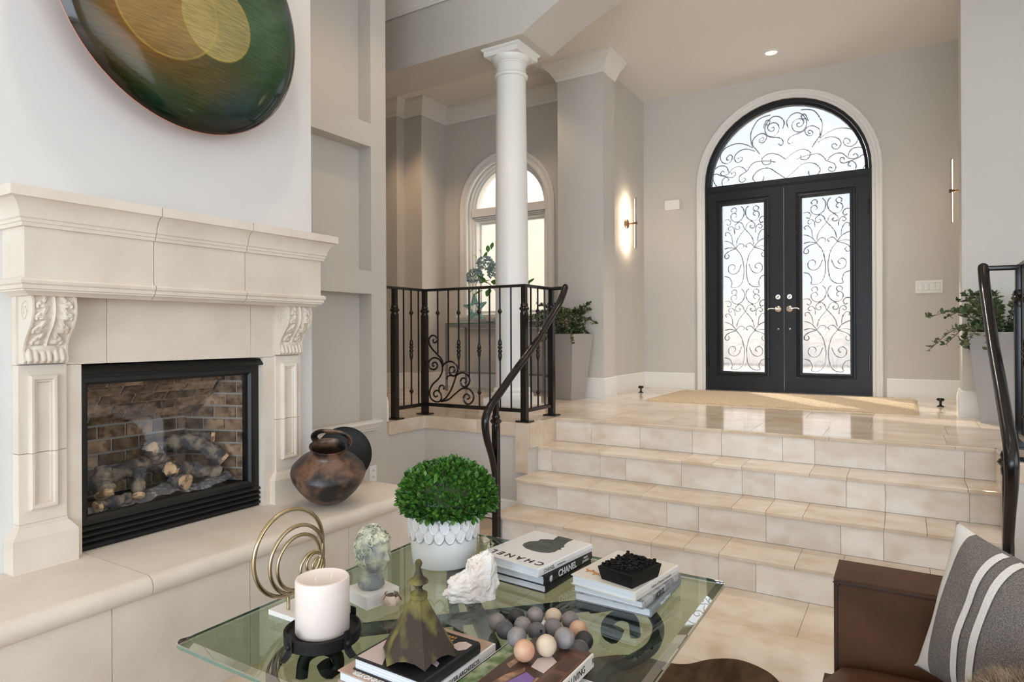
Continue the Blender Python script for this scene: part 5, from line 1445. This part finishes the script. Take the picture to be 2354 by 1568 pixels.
def is_hair(d):
    return d.z > .50 - .1 * abs(d.y) or (d.x < .22 and d.z > -.62) or (abs(d.y) > .62 and d.x < .42 and d.z > -.05)
S = Vector((.058, .047, .072))
hc = Vector((hx_ + .004, hy_, TZ + .155))
frot = Matrix.Rotation(R(-2), 4, 'Z') @ Matrix.Rotation(R(3), 4, 'Y')
hb = B()
def hf(d):
    k = head_r(d)
    if is_hair(d):
        wv = math.sin(9 * (d.z + .7 * noise.noise(d * 2.2)) + 5 * math.atan2(d.y, d.x) * .8 + 3.5 * noise.noise(d * 3.0 + Vector((5, 1, 2))))
        k += .075 + .05 * wv + .035 * noise.noise(d * 7)
    return k
hb.sphere(hc, tuple(S), 120, 84, f=hf, mat=frot)
hb.bm.faces.ensure_lookup_table()
inv = frot.inverted()
for f in hb.bm.faces:
    q = inv @ (f.calc_center_median() - hc)
    dd = Vector((q.x / S.x, q.y / S.y, q.z / S.z)).normalized()
    f.material_index = 1 if is_hair(dd) else 0
neck = []
for z, rx_, ry_, ox in ((.002, .030, .034, -.004), (.012, .040, .043, -.004), (.024, .040, .040, -.006), (.040, .034, .034, -.008), (.060, .033, .032, -.010), (.085, .034, .032, -.012), (.11, .034, .03, -.012)):
    neck.append([frot @ Vector((ox + rx_ * math.cos(2 * PI * k / 32), ry_ * math.sin(2 * PI * k / 32), 0)) + Vector((hx_, hy_, TZ + .036 + z)) for k in range(32)])
hb.rings(neck)
obj('head', hb, ['patina', 'patina_hair'], bu, smooth=1.2)
for s_ in (1, -1):
    ep = [hc + frot @ Vector((-.004 + .011 * math.cos(t), s_ * (.050 + .003 * math.sin(t)), -.008 + .016 * math.sin(t))) for t in [2 * PI * k / 16 for k in range(16)]]
    obj('ear', B().tube(ep, .0042, 6, loop=True).sphere(hc + frot @ Vector((-.004, s_ * .048, -.008)), (.010, .004, .014), 10, 6), 'patina', bu, smooth=1)
r = random.Random(31)
curls = B()
for k in range(170):
    d = rnd_dir(r, -.62)
    if not is_hair(d): continue
    c = Vector((d.x * S.x, d.y * S.y, d.z * S.z)) * (head_r(d) + .105)
    t1 = d.orthogonal().normalized(); t2 = d.cross(t1)
    a0 = r.uniform(0, 6.28); rr = r.uniform(.006, .0105)
    pts = []
    for j in range(12):
        a = a0 + j * .42
        q = rr * (1 - j / 22)
        pts.append(hc + frot @ (c + (t1 * math.cos(a) + t2 * math.sin(a)) * q + d * (.0012 * math.sin(j))))
    curls.tube(pts, [.0016 + .0018 * math.sin(PI * (j + .5) / 12) for j in range(12)], 5)
obj('curls', curls, 'patina_hair', bu, smooth=1.2, kind='stuff')

# ------------------------------------------------------------------ ring sculpture
rg = thing('ring_sculpture', (-1.57, 1.32, TZ), 'brass sculpture of nested rings on a white marble plate', 'sculpture')
obj('marble_plate', B().box(-1.622, -1.50, 1.253, 1.415, TZ, TZ + .014).bevel(.002), 'marble', rg)
for (cy, cz, rr, tr) in ((1.290, .643, .126, 0.0063), (1.318, .614, .100, 0.0059), (1.325, .603, .081, 0.0055), (1.374, .572, .046, 0.0051), (1.383, .582, .031, 0.0046), (1.397, .572, .022, 0.0044)):
    pts = [(-1.57, cy + rr * math.cos(2 * PI * k / 56), cz + rr * math.sin(2 * PI * k / 56)) for k in range(56)]
    obj('ring', B().tube(pts, tr, 8, loop=True), 'antique_brass', rg, smooth=1)
obj('stem', B().tube([(-1.57, 1.283, TZ + .012), (-1.57, 1.283, .522)], .0055, 8), 'antique_brass', rg, smooth=1)

# ------------------------------------------------------------------ candle on an iron stand
kx, ky = -1.338, 1.205
cs = thing('candle_stand', (kx, ky, TZ), 'round black iron candle stand with bolted strap feet', 'candle stand')
obj('dish', B().lathe([(.001, .474), (.092, .474), (.099, .478), (.100, .508), (.094, .510), (.088, .500), (.001, .498)], (kx, ky, 0), 48), 'forged_iron', cs, smooth=0.7)
for k, a in enumerate((-95, -5, 85, 175)):
    m = Matrix.Translation((kx, ky, 0)) @ Matrix.Rotation(R(a), 4, 'Z')
    p = [m @ Vector(q) for q in ((.1035, 0, .526), (.1035, 0, .505), (.1035, 0, .480), (.112, 0, .470), (.124, 0, .4635))]
    ft = obj('strap_foot', B().tube(smooth_path(p, 4), .012, 6, flat=(.25, 1), up=(m.to_3x3() @ Vector((1, 0, .3)))), 'forged_iron', cs)
    obj('bolt', B().sphere(m @ Vector((.106, 0, .494)), .0085, 10, 6), 'forged_iron', cs, smooth=1)
cd = thing('candle', (kx, ky, .4985), 'thick pale pink pillar candle with three wicks', 'candle')
obj('wax_body', B().lathe([(.001, .4985), (.0680, .4985), (.0705, .502), (.0705, .636), (.0685, .641), (.064, .642), (.058, .638), (.001, .636)], (kx, ky, 0), 56), 'wax', cd, smooth=0.8)
for a in (30, 150, 270):
    x, y = kx + .024 * math.cos(R(a)), ky + .024 * math.sin(R(a))
    obj('wick', B().tube([(x, y, .635), (x + .001, y, .650)], .0012, 5), 'wick', cd)

# ------------------------------------------------------------------ pale coral rock
rx, ry = -1.165, 1.650
def rock(d):
    k = 1 + .22 * noise.noise(d * 2.1 + Vector((4, 0, 1))) + .10 * noise.noise(d * 6) + .05 * noise.noise(d * 15)
    return k
rb = B().sphere((0, 0, 0), (.083, .042, .075), 72, 48, f=rock)
for v in rb.bm.verts:
    x, y, z = v.co
    z2 = z * (1.0 + .45 * (x > 0) * min(1, abs(x) / .05) - .15 * (x < 0) * min(1, abs(x) / .05)) + .048
    if x < -.012: z2 = z2 * (.78)
    ridg = .010 * abs(noise.noise(Vector((x * 26, y * 26, z * 9))))
    v.co = Vector((x + ridg * .5, y - ridg, max(z2, 0)))
rm = Matrix.Translation((rx, ry, TZ + .0005)) @ Matrix.Rotation(R(50), 4, 'Z')
for v in rb.bm.verts: v.co = rm @ v.co
tag(obj('coral_rock', rb, 'coral_rock', smooth=0.7), 'rough white coral rock in front of the white pot', 'rock')
# dried flower pod beside the marble block
df = thing('dried_flower', (-1.325, 1.462, TZ), 'dried curled brown flower pod beside the marble block', 'dried flower')
r = random.Random(8)
for k in range(13):
    a = k * 2.4
    ti = .25 + k * .10
    ring = []
    b = B()
    g = []
    for i in range(6):
        row = []
        for j in range(7):
            u, v = i / 5, (j / 6 - .5) * 2
            rr = .034 * (.35 + .65 * (k / 13))
            th = a + v * .75
            ph = ti + u * 1.25
            p = Vector((rr * math.cos(th) * math.sin(min(ph, 2.4)), rr * math.sin(th) * math.sin(min(ph, 2.4)), -rr * math.cos(ph) * .8))
            row.append(b.bm.verts.new(Vector((-1.325, 1.462, TZ + .030)) + p))
        g.append(row)
    for i in range(5):
        for j in range(6):
            b.bm.faces.new([g[i][j], g[i][j + 1], g[i + 1][j + 1], g[i + 1][j]])
    obj('petal', b, 'dried_flower', df, smooth=1.2)

# ------------------------------------------------------------------ books
def book(name, cx, cy, wx, wy, z0, h, rz, cover, label, group=None, spine='+x', pages='paper'):
    """hardback lying flat; spine on the +x side"""
    t = thing('book', (cx, cy, z0), label, 'book', group)
    m = Matrix.Translation((cx, cy, z0)) @ Matrix.Rotation(R(rz), 4, 'Z')
    th = .0028
    hw, hd = wx / 2, wy / 2
    obj('page_block', B().box(-hw + .004, hw - .006, -hd + .004, hd - .004, th, h - th, m), pages, t)
    cov = B().box(-hw, hw - .004, -hd, hd, 0, th, m).box(-hw, hw - .004, -hd, hd, h - th, h, m)
    obj('cover', cov, cover, t)
    sp = [(hw - .004, 0), (hw, .003), (hw + .0015, h / 2), (hw, h - .003), (hw - .004, h), (hw - .007, h - .003), (hw - .0055, h / 2), (hw - .007, .003)]
    obj('spine', B().prism(sp, lambda u, v, w: m @ Vector((u, w, v)), -hd, hd), cover, t)
    t_m[t.name] = (m, wx, wy, h)
    return t
t_m = {}
def on_top(t, u, v, dz=.0004):
    m, wx, wy, h = t_m[t.name]
    return m @ Vector((u, v, h + dz))
def dirs(t):
    m = t_m[t.name][0].to_3x3()
    return m @ Vector((1, 0, 0)), m @ Vector((0, 1, 0))
def print_patch(t, name, pts, mat, dz=.0006):
    m, wx, wy, h = t_m[t.name]
    return obj(name, B().prism(pts, lambda u, v, w: m @ Vector((u, v, w)), h + .0001, h + dz), mat, t)
def spine_text(t, s, size, v, mat, bold=0.0, align='CENTER'):
    m, wx, wy, h = t_m[t.name]
    p = m @ Vector((wx / 2 + .0012, v, h / 2))
    X_, Y_ = dirs(t)
    return text('spine_lettering', s, size, p, Y_, (0, 0, 1), mat, t, .0005, align, bold)

def spine_print(t, v0, v1, rows, size, mat):
    """unreadably small print: rows of short dashes on the spine"""
    m, wx, wy, h = t_m[t.name]
    r = random.Random(len(t.name) + int(v0 * 1000))
    b = B()
    for k in range(rows):
        z = h / 2 + (k - (rows - 1) / 2) * size * 2.0
        v = v0
        while v < v1:
            ln = size * r.uniform(.5, 1.1)
            b.box(wx / 2 - .002, wx / 2 + .0019, v, min(v + ln, v1), z - size / 2, z + size / 2, m)
            v += ln + size * .45
    obj('fine_print', b, mat, t)
def cover_print(t, u0, u1, v, size, mat, across=True):
    m, wx, wy, h = t_m[t.name]
    r = random.Random(3)
    b = B()
    u = u0
    while u < u1:
        ln = size * r.uniform(.5, 1.1)
        e = min(u + ln, u1)
        if across: b.box(u, e, v - size / 2, v + size / 2, h, h + .0005, m)
        else: b.box(v - size / 2, v + size / 2, u, e, h, h + .0005, m)
        u += ln + size * .45
    obj('fine_print', b, mat, t)

G1 = 'fashion books stacked beside the white pot'
b3 = book('book', -1.115, 1.965, .285, .295, TZ, .026, -4, 'cover_black', 'bottom black book of the stack beside the white pot', G1)
spine_print(b3, .01, .10, 1, .005, 'ink_gold')
b2 = book('book', -1.108, 1.962, .275, .300, TZ + .0262, .032, -5, 'cover_black', 'middle black book with large white spine lettering in the stack by the pot', G1)
spine_text(b2, 'CHANEL', .030, -.015, 'ink_white', .0007)
spine_text(b2, 'HIGH\nJEWELRY', .011, .105, 'ink_white')
X_, Y_ = dirs(b2)
m, wx, wy, h = t_m[b2.name]
for k in range(6):
    a = k * PI / 6
    text('spine_emblem', '|', .022, m @ Vector((wx / 2 + .0012, -.118, h / 2)), Y_ * math.cos(a) + Vector((0, 0, math.sin(a))), Vector((0, 0, math.cos(a))) - Y_ * math.sin(a), 'ink_white', b2)
b1 = book('book', -1.098, 1.950, .252, .315, TZ + .0584, .028, -8, 'cover_white', 'top white book with dark hat photo in the stack by the pot', G1)
spine_text(b1, 'CHANEL', .015, -.10, 'ink')
spine_print(b1, -.055, -.012, 1, .003, 'ink')
X_, Y_ = dirs(b1)
text('cover_lettering', 'C H A N E L', .042, on_top(b1, .005, -.115), -X_, -Y_, 'ink', b1, .0006, 'CENTER', .0006)
hat = [(-.055, .055), (-.078, .030), (-.080, .0), (-.070, -.022), (-.040, -.040), (-.005, -.045), (.030, -.042), (.055, -.028), (.066, -.005), (.062, .018), (.070, .030), (.058, .042), (.062, .060), (.050, .075), (.040, .110), (.040, .150), (-.030, .150), (-.022, .115), (-.018, .100), (-.040, .092), (-.060, .075)]
print_patch(b1, 'cover_photo', [(x * .95 + .01, y * .95 + .012) for x, y in hat], 'photo_hat')

G2 = 'art books stacked under the carved black tray'
c3 = book('book', -.762, 1.955, .250, .285, TZ, .026, 0, 'cover_slate', 'bottom slate book of the stack under the black carved tray', G2)
spine_text(c3, 'Natural History', .015, -.02, 'ink_white')
c2 = book('book', -.762, 1.945, .238, .285, TZ + .0262, .023, -4, 'cover_grey', 'middle grey book in the stack under the black carved tray', G2)
spine_text(c2, 'HORSE', .022, -.03, 'ink', .0005)
c1 = book('book', -.765, 1.935, .225, .285, TZ + .0494, .030, -8, 'cover_cream', 'top cream book with orange lizard under the black carved tray', G2)
spine_text(c1, 'Cabinet of Natural Curiosities', .011, .02, 'ink')
X_, Y_ = dirs(c1)
cover_print(c1, -.035, .06, .085, .010, 'ink', False)
cover_print(c1, -.02, .085, -.105, .004, 'ink')
liz = smooth_path([on_top(c1, -.098, -.075, .001), on_top(c1, -.085, -.085, .001), on_top(c1, -.070, -.082, .001), on_top(c1, -.055, -.090, .001), on_top(c1, -.030, -.098, .001), on_top(c1, -.012, -.095, .001)], 4)
lb = B().tube(liz, [.003] * 4 + [.005] * 10 + [.0035] * 3 + [.002] * (len(liz) - 17), 6, flat=(.3, 1), up=(0, 0, 1))
for (u0, v0, u1, v1) in ((-.080, -.085, -.088, -.098), (-.078, -.083, -.074, -.070), (-.052, -.092, -.058, -.106), (-.052, -.090, -.044, -.078)):
    lb.tube([on_top(c1, u0, v0, .001), on_top(c1, u1, v1, .001)], .0018, 5, flat=(.4, 1), up=(0, 0, 1))
obj('lizard_print', lb, 'ink_rust', c1)

# carved black tray box
tx, ty, tz0 = -.728, 1.875, TZ + .0794
ct = thing('carved_tray', (tx, ty, tz0), 'black carved square box with ragged top on the art books', 'box')
m = Matrix.Translation((tx, ty, tz0 + .0002)) @ Matrix.Rotation(R(-14), 4, 'Z') @ Matrix.Diagonal((.76, .76, .95, 1))
def rg4(sx, sy, z): return [m @ Vector(p) for p in ((-sx, -sy, z), (sx, -sy, z), (sx, sy, z), (-sx, sy, z))]
obj('box_body', B().rings([rg4(.074, .090, 0), rg4(.084, .102, .042), rg4(.076, .094, .044)]), 'carved_black', ct)
r = random.Random(12)
kb = B()
for i in range(13):
    for j in range(16):
        x = -.074 + .148 * (i + .5) / 13 + r.uniform(-.003, .003); y = -.092 + .184 * (j + .5) / 16 + r.uniform(-.003, .003)
        h_ = .042 + r.uniform(.004, .015)
        kb.prism([(x - .005, y - .004), (x + .004, y - .005), (x + .006, y + .004), (x - .004, y + .005)], lambda u, v, w: m @ Vector((u, v, w)), .040, h_)
obj('carved_top', kb, 'carved_black', ct, kind='stuff')

G3 = 'books stacked under the rusty finial'
d3 = book('book', -1.005, 1.215, .255, .305, TZ, .024, 1, 'cover_grey', 'bottom book of the stack under the rusty finial', G3)
d2 = book('book', -1.010, 1.212, .238, .300, TZ + .0242, .026, -1, 'cover_brick', 'architecture book with brick cover in the stack under the rusty finial', G3)
X_, Y_ = dirs(d2)
text('cover_lettering', 'PETER PENNOYER', .020, on_top(d2, .0, -.137), -X_, -Y_, 'ink_white', d2)
m, wx, wy, h = t_m[d2.name]
obj('spine_jacket', B().box(wx / 2 - .003, wx / 2 + .0025, -wy / 2, wy / 2, 0, h, m), 'cover_white', d2)
text('spine_lettering', 'PETER PENNOYER ARCHITECTS', .014, m @ Vector((wx / 2 + .0026, -.02, h / 2)), Y_, (0, 0, 1), 'ink', d2)
d1 = book('book', -.996, 1.190, .210, .215, TZ + .0504, .029, -1, 'cover_black', 'dark photo book directly under the rusty finial', G3)
print_patch(d1, 'cover_photo', [(-.098, -.10), (-.02, -.10), (-.045, -.06), (-.03, -.02), (-.06, .02), (-.098, .03)], 'photo_pink')
print_patch(d1, 'cover_photo', [(.055, .055), (.085, .045), (.098, .06), (.098, .085), (.075, .09), (.062, .08)], 'photo_pink')
print_patch(d1, 'cover_photo', [(.055, -.03), (.09, -.04), (.085, -.025), (.065, -.015)], 'photo_pink')
X_, Y_ = dirs(d1)
cover_print(d1, -.01, .045, .092, .008, 'ink_rust')
cover_print(d1, .0, .045, .078, .008, 'ink_rust')

# rusty roof finial
fx_, fy_, fz_ = -.985, 1.180, TZ + .0796
fi = thing('metal_finial', (fx_, fy_, fz_), 'rusty green six-sided metal roof finial standing on books', 'finial')
b = B()
hexr = []
for z, rr in ((.006, .092), (.030, .078), (.060, .060), (.090, .042), (.118, .026), (.132, .017)):
    ring = []
    for k in range(24):
        a = 2 * PI * k / 24 + R(18)
        q = (k % 4) / 4.0
        # straight hexagon sides
        seg_a = PI / 3
        loc_a = (k % 4) * (seg_a / 4)
        hexf = math.cos(PI / 6) / math.cos(loc_a - PI / 6)
        zz = z + (.010 * math.sin(PI * (k % 4) / 4) if z < .01 else 0) - (.006 if (z < .01 and k % 4 == 0) else 0)
        ring.append(Vector((fx_ + rr * hexf * math.cos(a), fy_ + rr * hexf * math.sin(a), fz_ + zz)))
    hexr.append(ring)
b.rings(hexr, cap=False)
obj('pyramid', b, 'rust_copper', fi, smooth=0.35)
obj('spire', B().lathe([(.017, .128), (.021, .130), (.021, .140), (.012, .144), (.008, .152), (.013, .160), (.024, .166), (.022, .171), (.012, .178), (.008, .190), (.0055, .200), (.0075, .205), (.009, .211), (.0065, .217), (.001, .220)], (fx_, fy_, fz_), 20), 'rust_copper', fi, smooth=0.8)

G4 = 'books stacked under the wooden beads'
e3 = book('book', -.725, 1.220, .245, .295, TZ, .024, 0, 'cover_white', 'bottom white book of the stack under the wooden beads', G4)
spine_text(e3, 'R', .018, .12, 'ink')
e2 = book('book', -.772, 1.300, .200, .290, TZ + .0242, .018, -1, 'cover_garden', 'garden book with leafy green cover beside the wooden beads', G4)
e1 = book('book', -.719, 1.250, .160, .300, TZ + .0424, .030, -1, 'cover_brown', 'brown portrait book under the wooden beads', G4)
m, wx, wy, h = t_m[e1.name]
obj('spine_jacket', B().box(wx / 2 - .003, wx / 2 + .0025, -wy / 2, wy / 2, 0, h, m), 'cover_cream', e1)
X_, Y_ = dirs(e1)
text('spine_lettering', 'ART OF LIVING', .023, m @ Vector((wx / 2 + .0026, .025, h / 2)), Y_, (0, 0, 1), 'ink', e1)
text('spine_emblem', 'R', .018, m @ Vector((wx / 2 + .0026, .145, h / 2)), Y_, (0, 0, 1), 'ink', e1)
def e1_print(pts, mat, dz=.0006):
    print_patch(e1, 'cover_photo', [(x * .64, y) for x, y in pts], mat, dz)
e1_print([(.045, -.14), (.118, -.14), (.118, .13), (.045, .13)], 'photo_door')
e1_print([(.058, -.05), (.108, -.05), (.108, .02), (.058, .02)], 'cover_brown', .0009)
e1_print([(.058, .04), (.108, .04), (.108, .11), (.058, .11)], 'cover_brown', .0009)
e1_print([(-.045, -.075), (.030, -.065), (.034, -.02), (-.015, -.005)], 'photo_purple')
e1_print([(-.085, -.095), (-.050, -.085), (-.022, -.005), (-.035, .010), (-.070, -.04)], 'photo_skin')
e1_print([(.032, -.085), (.044, -.07), (.043, -.01), (.032, -.015)], 'photo_skin')
e1_print([(-.105, .0), (-.080, -.01), (-.070, .08), (-.090, .09)], 'photo_skin')
e1_print([(-.02, .02), (.04, .01), (.042, .07), (.0, .09), (-.03, .06)], 'photo_pink')
text('cover_lettering', 'LIVING', .018, on_top(e1, -.045, -.125), -X_, -Y_, 'ink_white', e1)
m2 = t_m[e2.name][0]
obj('spine_jacket', B().box(-.1015, -.097, -.145, .145, 0, .018, m2), 'cover_white', e2)

# wooden beads
BZ = TZ + .0726 + .0252
BEADS = [
 (1205, 1495.7, 'bead_peach', 'pinkish wooden bead at the near left of the pile'),
 (1256, 1484, 'bead_cream', 'pale cream bead at the near middle of the pile'),
 (1188, 1465, 'bead_grey', 'grey bead just behind the pinkish bead'),
 (1160, 1447, 'bead_slate', 'dark slate bead at the left of the pile'),
 (1144, 1432, 'bead_taupe', 'taupe bead at the far left end of the pile'),
 (1187, 1419, 'bead_black', 'black bead at the back left of the pile'),
 (1230, 1416, 'bead_grey', 'grey bead at the back middle of the pile'),
 (1274, 1419, 'bead_cream', 'pale cream bead at the back of the pile'),
 (1309, 1426, 'bead_taupe', 'taupe and tan bead at the back right of the pile'),
 (1329, 1448, 'bead_peach', 'tan bead at the right side of the pile'),
 (1297, 1467, 'bead_grey', 'grey bead with a drilled hole at the right front of the pile'),
 (1341, 1476, 'bead_black', 'black bead at the far right end of the pile'),
 (1333, 1491, 'bead_slate', 'dark slate bead low at the right corner of the pile'),
 (1233, 1449, 'bead_slate', 'dark slate bead in the middle of the pile'),
 (1207, 1441, 'bead_grey', 'grey bead half hidden in the middle left of the pile'),
 (1265, 1444, 'bead_taupe', 'taupe bead half hidden in the middle right of the pile')]
BPOS = [(-0.7569, 1.2829, 0.0), (-0.7245, 1.3307, 0.0), (-0.8386, 1.3852, -0.0302), (-0.9345, 1.4823, -0.0726), (-0.9775, 1.5092, -0.0726), (-0.9487, 1.565, -0.0726), (-0.9072, 1.5997, -0.0726), (-0.8588, 1.62, -0.0726), (-0.8083, 1.6253, -0.0726), (-0.7643, 1.5846, -0.0726), (-0.7052, 1.3852, 0.0), (-0.7239, 1.5356, -0.0726), (-0.7139, 1.4858, -0.0726), (-0.8559, 1.5171, -0.0726), (-0.9057, 1.5271, -0.0726), (-0.83, 1.5607, -0.0726)]
bead_me = {}
for (px, py, mt_, lab), (x, y, dz) in zip(BEADS, BPOS):
    if mt_ not in bead_me:
        bb = B().lathe([(.0045, -.0240), (.010, -.0225), (.0165, -.0185), (.0215, -.0122), (.0245, -.0045), (.0248, .003), (.0225, .0105), (.0175, .0175), (.0110, .0220), (.0045, .0240), (.0038, .018), (.0038, -.018)], (0, 0, 0), 26)
        bead_me[mt_] = to_mesh('wooden_bead', bb, mt_, smooth=1.0)
    o = bpy.data.objects.new('wooden_bead', bead_me[mt_])
    COL.objects.link(o)
    o.location = (x, y, BZ + dz)
    rr = random.Random(px)
    o.rotation_euler = (rr.uniform(.6, 2.4), rr.uniform(-.5, .5), rr.uniform(0, 6))
    OFF[o.name] = Vector(o.location)
    tag(o, lab, 'bead', 'wooden beads piled on the books')

# ------------------------------------------------------------------ leather sofa, cushions, hide rug
so_ = thing('sofa', (.45, 1.2, 0), 'brown leather sofa with square arm at the right', 'sofa')
obj('arm', B().box(-.172, 1.02, 1.955, 2.120, .10, .622).bevel(.026, 4), 'leather', so_, smooth=0.6)
arm_p = smooth_path([(-.166, 1.955, .13), (-.166, 1.953, .55), (-.160, 1.953, .606), (-.12, 1.953, .612), (.4, 1.953, .612), (1.0, 1.953, .612)], 4)
obj('arm_piping', B().tube(arm_p, .0045, 6), 'leather_dark', so_, smooth=1)
obj('base', B().box(-.165, 1.02, -.2, 1.952, .10, .29).bevel(.012, 2), 'leather', so_, smooth=0.6)
def cushion(x0, x1, y0, y1, z0, z1, puff, mat, n=20, name='seat_cushion', parent=None):
    b = B()
    g = {}
    for sgn in (1, -1):
        for i in range(n + 1):
            for j in range(n + 1):
                u, v = i / n * 2 - 1, j / n * 2 - 1
                e = (1 - abs(u) ** 6) * (1 - abs(v) ** 6)
                z = (z0 + z1) / 2 + sgn * ((z1 - z0) / 2 * max(0, e) ** .3 + puff * max(0, (1 - u * u) * (1 - v * v)))
                if e <= 1e-6 and sgn < 0: g[sgn, i, j] = g[1, i, j]; continue
                g[sgn, i, j] = b.bm.verts.new((x0 + (x1 - x0) * (u + 1) / 2, y0 + (y1 - y0) * (v + 1) / 2, z))
        for i in range(n):
            for j in range(n):
                f = [g[sgn, i, j], g[sgn, i + 1, j], g[sgn, i + 1, j + 1], g[sgn, i, j + 1]]
                b.bm.faces.new(f if sgn > 0 else f[::-1])
    return obj(name, b, mat, parent, smooth=1.2)
cushion(-.195, .72, 1.02, 1.950, .285, .432, .010, 'leather', parent=so_)
cushion(-.195, .72, .05, 1.015, .285, .432, .010, 'leather', parent=so_)
obj('back', B().box(.72, 1.02, -.2, 1.952, .29, .85).bevel(.03, 3), 'leather', so_, smooth=0.6)
for x in (-.12, .95):
    for y in (-.1, 2.05):
        obj('leg', B().lathe([(.018, 0), (.026, .10)], (x, y, 0), 14), 'dark_wood', so_, smooth=0.7)

# striped wool cushion standing on the seat, leaning back
pw = thing('throw_pillow', (.20, 1.70, .44), 'grey wool pillow with white border and two white stripes on the sofa', 'pillow')
PN = 40
pS = .18
pm_ = Matrix.Translation((.169, 1.725, .642)) @ Matrix.Rotation(R(38), 4, 'Z') @ Matrix.Rotation(R(14), 4, 'Y') @ Matrix.Rotation(R(4), 4, 'X')
def pil(u, v, s_):
    # u across (sofa width), v up
    pin = 1 - .09 * (1 - abs(u) ** 2) * abs(v) ** 3, 1 - .09 * (1 - abs(v) ** 2) * abs(u) ** 3
    yy = -.07 - u * .25 * pin[1] * (1 + .03 * abs(v) ** 4)
    zz = v * pS * pin[0] * (1 + .03 * abs(u) ** 4)
    th = .078 * max(0, (1 - abs(u) ** 2.4) * (1 - abs(v) ** 2.4)) ** .55
    th *= 1 + .10 * noise.noise(Vector((u * 2, v * 2, s_)))
    return pm_ @ Vector((-s_ * th, yy, zz))
b = B(); g = {}
for s_ in (1, -1):
    for i in range(PN + 1):
        for j in range(PN + 1):
            u, v = i / PN * 2 - 1, j / PN * 2 - 1
            if s_ < 0 and (i in (0, PN) or j in (0, PN)): g[s_, i, j] = g[1, i, j]; continue
            g[s_, i, j] = b.bm.verts.new(pil(u, v, s_))
    for i in range(PN):
        for j in range(PN):
            f = b.bm.faces.new([g[s_, i, j], g[s_, i + 1, j], g[s_, i + 1, j + 1], g[s_, i, j + 1]])
            u = (i + .5) / PN * 2 - 1
            f.material_index = 1 if (s_ < 0 or abs(u) > .74) else 0
obj('pillow_body', b, ['wool_grey', 'wool_white'], pw, smooth=2)
for u0 in (-.36, -.18):
    g = []
    b = B()
    for j in range(PN + 1):
        v = (j / PN * 2 - 1) * .985
        row = []
        for k in range(4):
            q = pil(u0 + .075 * (k / 3 - .5), v, 1); q2 = pil(u0 + .075 * (k / 3 - .5), v, 1.03)
            row.append(b.bm.verts.new(q + (q2 - q).normalized() * .0035 if (q2 - q).length > 1e-7 else q))
        g.append(row)
    for j in range(PN):
        for k in range(3):
            b.bm.faces.new([g[j][k], g[j][k + 1], g[j + 1][k + 1], g[j + 1][k]])
    obj('stripe', b, 'wool_white', pw, smooth=2)
# brown fur cushion at the corner of the picture
FC = (.175, 1.375, .570)
fu = thing('fur_pillow', (FC[0], FC[1], .435), 'brown shaggy fur pillow at the near end of the sofa', 'pillow')
obj('pillow_core', B().sphere(FC, (.105, .085, .128), 28, 18), 'fur', fu, smooth=1)
r = random.Random(17)
hb = B()
for k in range(7000):
    d = rnd_dir(r, -.4)
    p = Vector((FC[0] + d.x * .105, FC[1] + d.y * .085, FC[2] + d.z * .128))
    q = (d + rnd_dir(r) * .5).normalized()
    s1 = q.orthogonal().normalized() * .0009
    v = [hb.bm.verts.new(p - s1), hb.bm.verts.new(p + s1), hb.bm.verts.new(p + q * r.uniform(.018, .034) + Vector((0, 0, -.004)))]
    hb.bm.faces.new(v)
obj('fur_hair', hb, 'fur', fu, kind='stuff', recalc=False)

# hide rug
hp = [(-.40, 2.53), (-.47, 2.60), (-.57, 2.625), (-.66, 2.575), (-.73, 2.49), (-.80, 2.46), (-.95, 2.44), (-1.10, 2.30), (-1.22, 2.05), (-1.18, 1.7), (-1.28, 1.4), (-1.45, 1.15), (-1.40, .8), (-1.0, .6), (-.5, .55), (-.1, .7), (.0, 1.0), (-.08, 1.4), (-.15, 1.8), (-.25, 2.1), (-.30, 2.35)]
op = [(p.x, p.y) for p in smooth_path([Vector((x, y, 0)) for x, y in hp], 5, loop=True)]
rb = B()
cxy = (-.65, 1.6)
rr_ = []
for q, z in ((1.0, .001), (.996, .006), (.97, .008), (.8, .009), (.5, .009), (.2, .009)):
    rr_.append([Vector((cxy[0] + (x - cxy[0]) * q, cxy[1] + (y - cxy[1]) * q, z)) for x, y in op])
rb.rings(rr_)
rug = thing('hide_rug', (-.65, 1.6, 0), 'brown animal hide rug under the glass table', 'rug')
obj('hide', rb, 'cowhide', rug, smooth=0.7)
